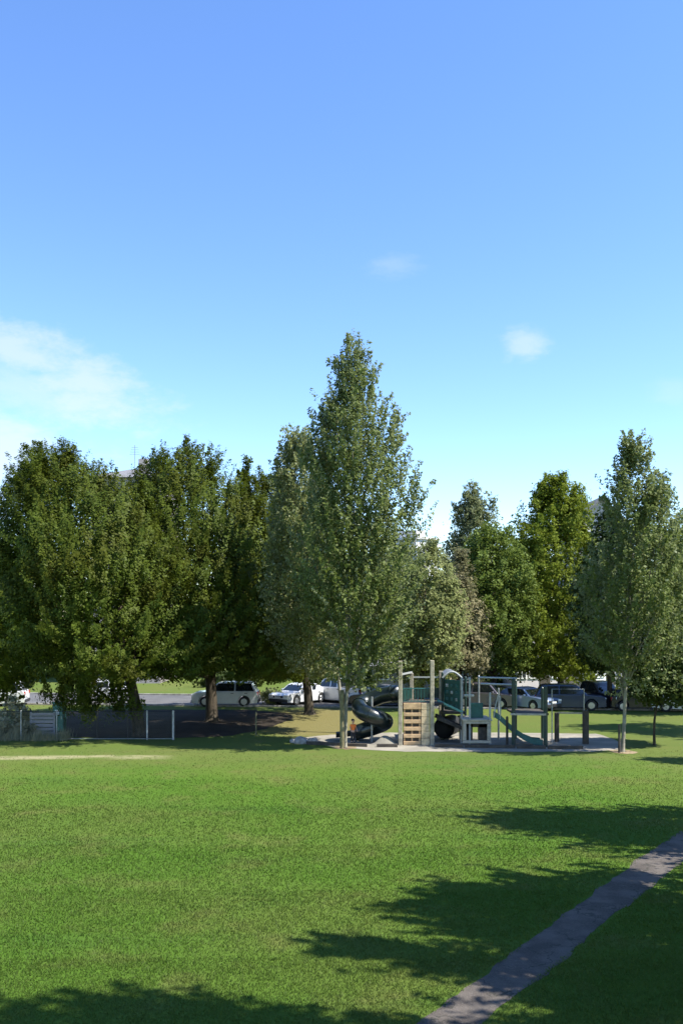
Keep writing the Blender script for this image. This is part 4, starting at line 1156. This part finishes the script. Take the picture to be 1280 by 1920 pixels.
def stake(label, px, Y, top, w_, mat='olive_wood'):
    z = Zat(top, Y)
    m = MB(); m.tube([(0, 0, -.05), (0, 0, z - .06), (0, 0, z), (0.0, 0, z + .005)], [w_, w_ * .97, w_ * .9, w_ * .6], 12)
    o = m.build('tree_stake', M[mat], bevel=.006); o.location = G(px, Y); tag(o, label, 'stake', 'tree stakes')
stake('tall weathered stake before the tallest poplar\'s trunk', 641, 41.9, 1294, .10)
stake('slim olive stake on the dark painted shade left of the dry yellow grass', 480, 46.6, 1335, .04)
stake('short dark stake touching the leaning poplar\'s trunk', 1160, 40.5, 1358, .055, 'dark_wood')

# ------------------------------------------------------------------ child in an orange top by the slide's exit
def skin_chain(name, joints, edges, mat, parent, sub=2):
    me = bpy.data.meshes.new(name)
    me.from_pydata([j[:3] for j in joints], edges, [])
    o = link_mesh(name, me, mat, parent)
    s = o.modifiers.new('skin', 'SKIN'); s.use_smooth_shade = True
    if not me.skin_vertices: 
        bpy.context.view_layer.objects.active = o
    for i, j in enumerate(joints):
        rr = j[3]; rr = (rr, rr) if not isinstance(rr, tuple) else rr
        me.skin_vertices[0].data[i].radius = rr
    me.skin_vertices[0].data[0].use_root = True
    ss = o.modifiers.new('sub', 'SUBSURF'); ss.levels = sub; ss.render_levels = sub
    return o

def child():
    base = G(661.5, 43.7)
    root = empty('person', base, R(25)); tag(root, 'child in an orange top and dark trousers standing by the exit of the black slide', 'person')
    S = 1.18 / 1.2
    J = [(0, 0, .62, (.085, .07)), (0, 0, .74, (.08, .062)), (0, 0, .86, (.092, .065)), (0, .0, .93, (.05, .045)), (0, -.01, .975, .034), (0, -.015, 1.02, (.06, .065)), (0, -.012, 1.10, (.078, .088)), (0, -.005, 1.165, (.06, .068)),
         (.115, 0, .895, .036), (.165, -.03, .76, .028), (.15, -.12, .655, .021), (.145, -.15, .615, (.020, .014)),
         (-.115, 0, .895, .036), (-.17, -.03, .765, .028), (-.19, -.13, .68, .021), (-.19, -.165, .645, (.020, .014)),
         (.06, 0, .55, .064), (.07, -.01, .31, .046), (.072, .02, .08, .030), (.075, -.075, .03, (.030, .022)),
         (-.06, 0, .55, .064), (-.075, -.03, .31, .046), (-.085, .02, .08, .030), (-.09, -.075, .03, (.030, .022)),
         (0, -.098, 1.075, .012)]
    E = [(0, 1), (1, 2), (2, 3), (3, 4), (4, 5), (5, 6), (6, 7), (2, 8), (8, 9), (9, 10), (10, 11), (2, 12), (12, 13), (13, 14), (14, 15), (0, 16), (16, 17), (17, 18), (18, 19), (0, 20), (20, 21), (21, 22), (22, 23), (6, 24)]
    for sd, h in ((1, 11), (-1, 15)):      # fingers and thumb
        hx, hy, hz = J[h][:3]
        for k, (dx, ln) in enumerate(((-.016, .034), (-.006, .040), (.005, .038), (.015, .030))):
            i = len(J); J += [(hx + dx, hy - ln * .55, hz - ln * .5, .0065), (hx + dx, hy - ln * .75, hz - ln * 1.0, .0055)]; E += [(h, i), (i, i + 1)]
        i = len(J); J += [(hx - sd * .024, hy - .004, hz - .012, .007), (hx - sd * .030, hy - .018, hz - .026, .006)]; E += [(h, i), (i, i + 1)]
    skin_chain('body', [(x * S, y * S, z * S, r) for x, y, z, r in J], E, M['skin'], root, 1)
    K = [J[0], (0, 0, .74, (.105, .088)), (0, 0, .86, (.112, .085)), (0, 0, .925, (.075, .06)), (.12, 0, .89, .052), (.15, -.02, .80, .048), (-.12, 0, .89, .052), (-.152, -.02, .805, .048)]
    K[0] = (0, 0, .60, (.108, .092))
    skin_chain('orange_top', [(x * S, y * S, z * S, r) for x, y, z, r in K], [(0, 1), (1, 2), (2, 3), (2, 4), (4, 5), (2, 6), (6, 7)], M['orange'], root)
    T = [(0, 0, .60, (.098, .083)), (.062, 0, .52, .078), (.07, -.01, .31, .060), (.073, .015, .11, .048), (-.062, 0, .52, .078), (-.075, -.03, .31, .060), (-.085, .015, .11, .048)]
    skin_chain('trousers', [(x * S, y * S, z * S, r) for x, y, z, r in T], [(0, 1), (1, 2), (2, 3), (0, 4), (4, 5), (5, 6)], M['trousers'], root)
    for sd in (1, -1):
        x = .075 if sd > 0 else -.09
        skin_chain('shoe', [(x * S, .035, .04, .042), (x * S, -.04, .038, .042), (x * S, -.115, .034, .034)], [(0, 1), (1, 2)], M['black'], root, 1)
        m = MB(); m.box((sd * .031 * S, -.098 * S, 1.105 * S), (.02, .012, .010)); m.build('eye', M['black'], root)
        m = MB(); m.box((sd * .083 * S, 0, 1.09 * S), (.016, .035, .05)); m.build('ear', M['skin'], root, bevel=.006)
    m = MB(); m.box((0, -.094 * S, 1.045 * S), (.04, .01, .009)); m.build('mouth', M['red_lamp'], root)
    skin_chain('hair', [(0, .028, 1.08 * S, (.088, .08)), (0, .012, 1.145 * S, (.086, .09)), (0, .0, 1.19 * S, (.06, .07))], [(0, 1), (1, 2)], M['hair'], root)
child()
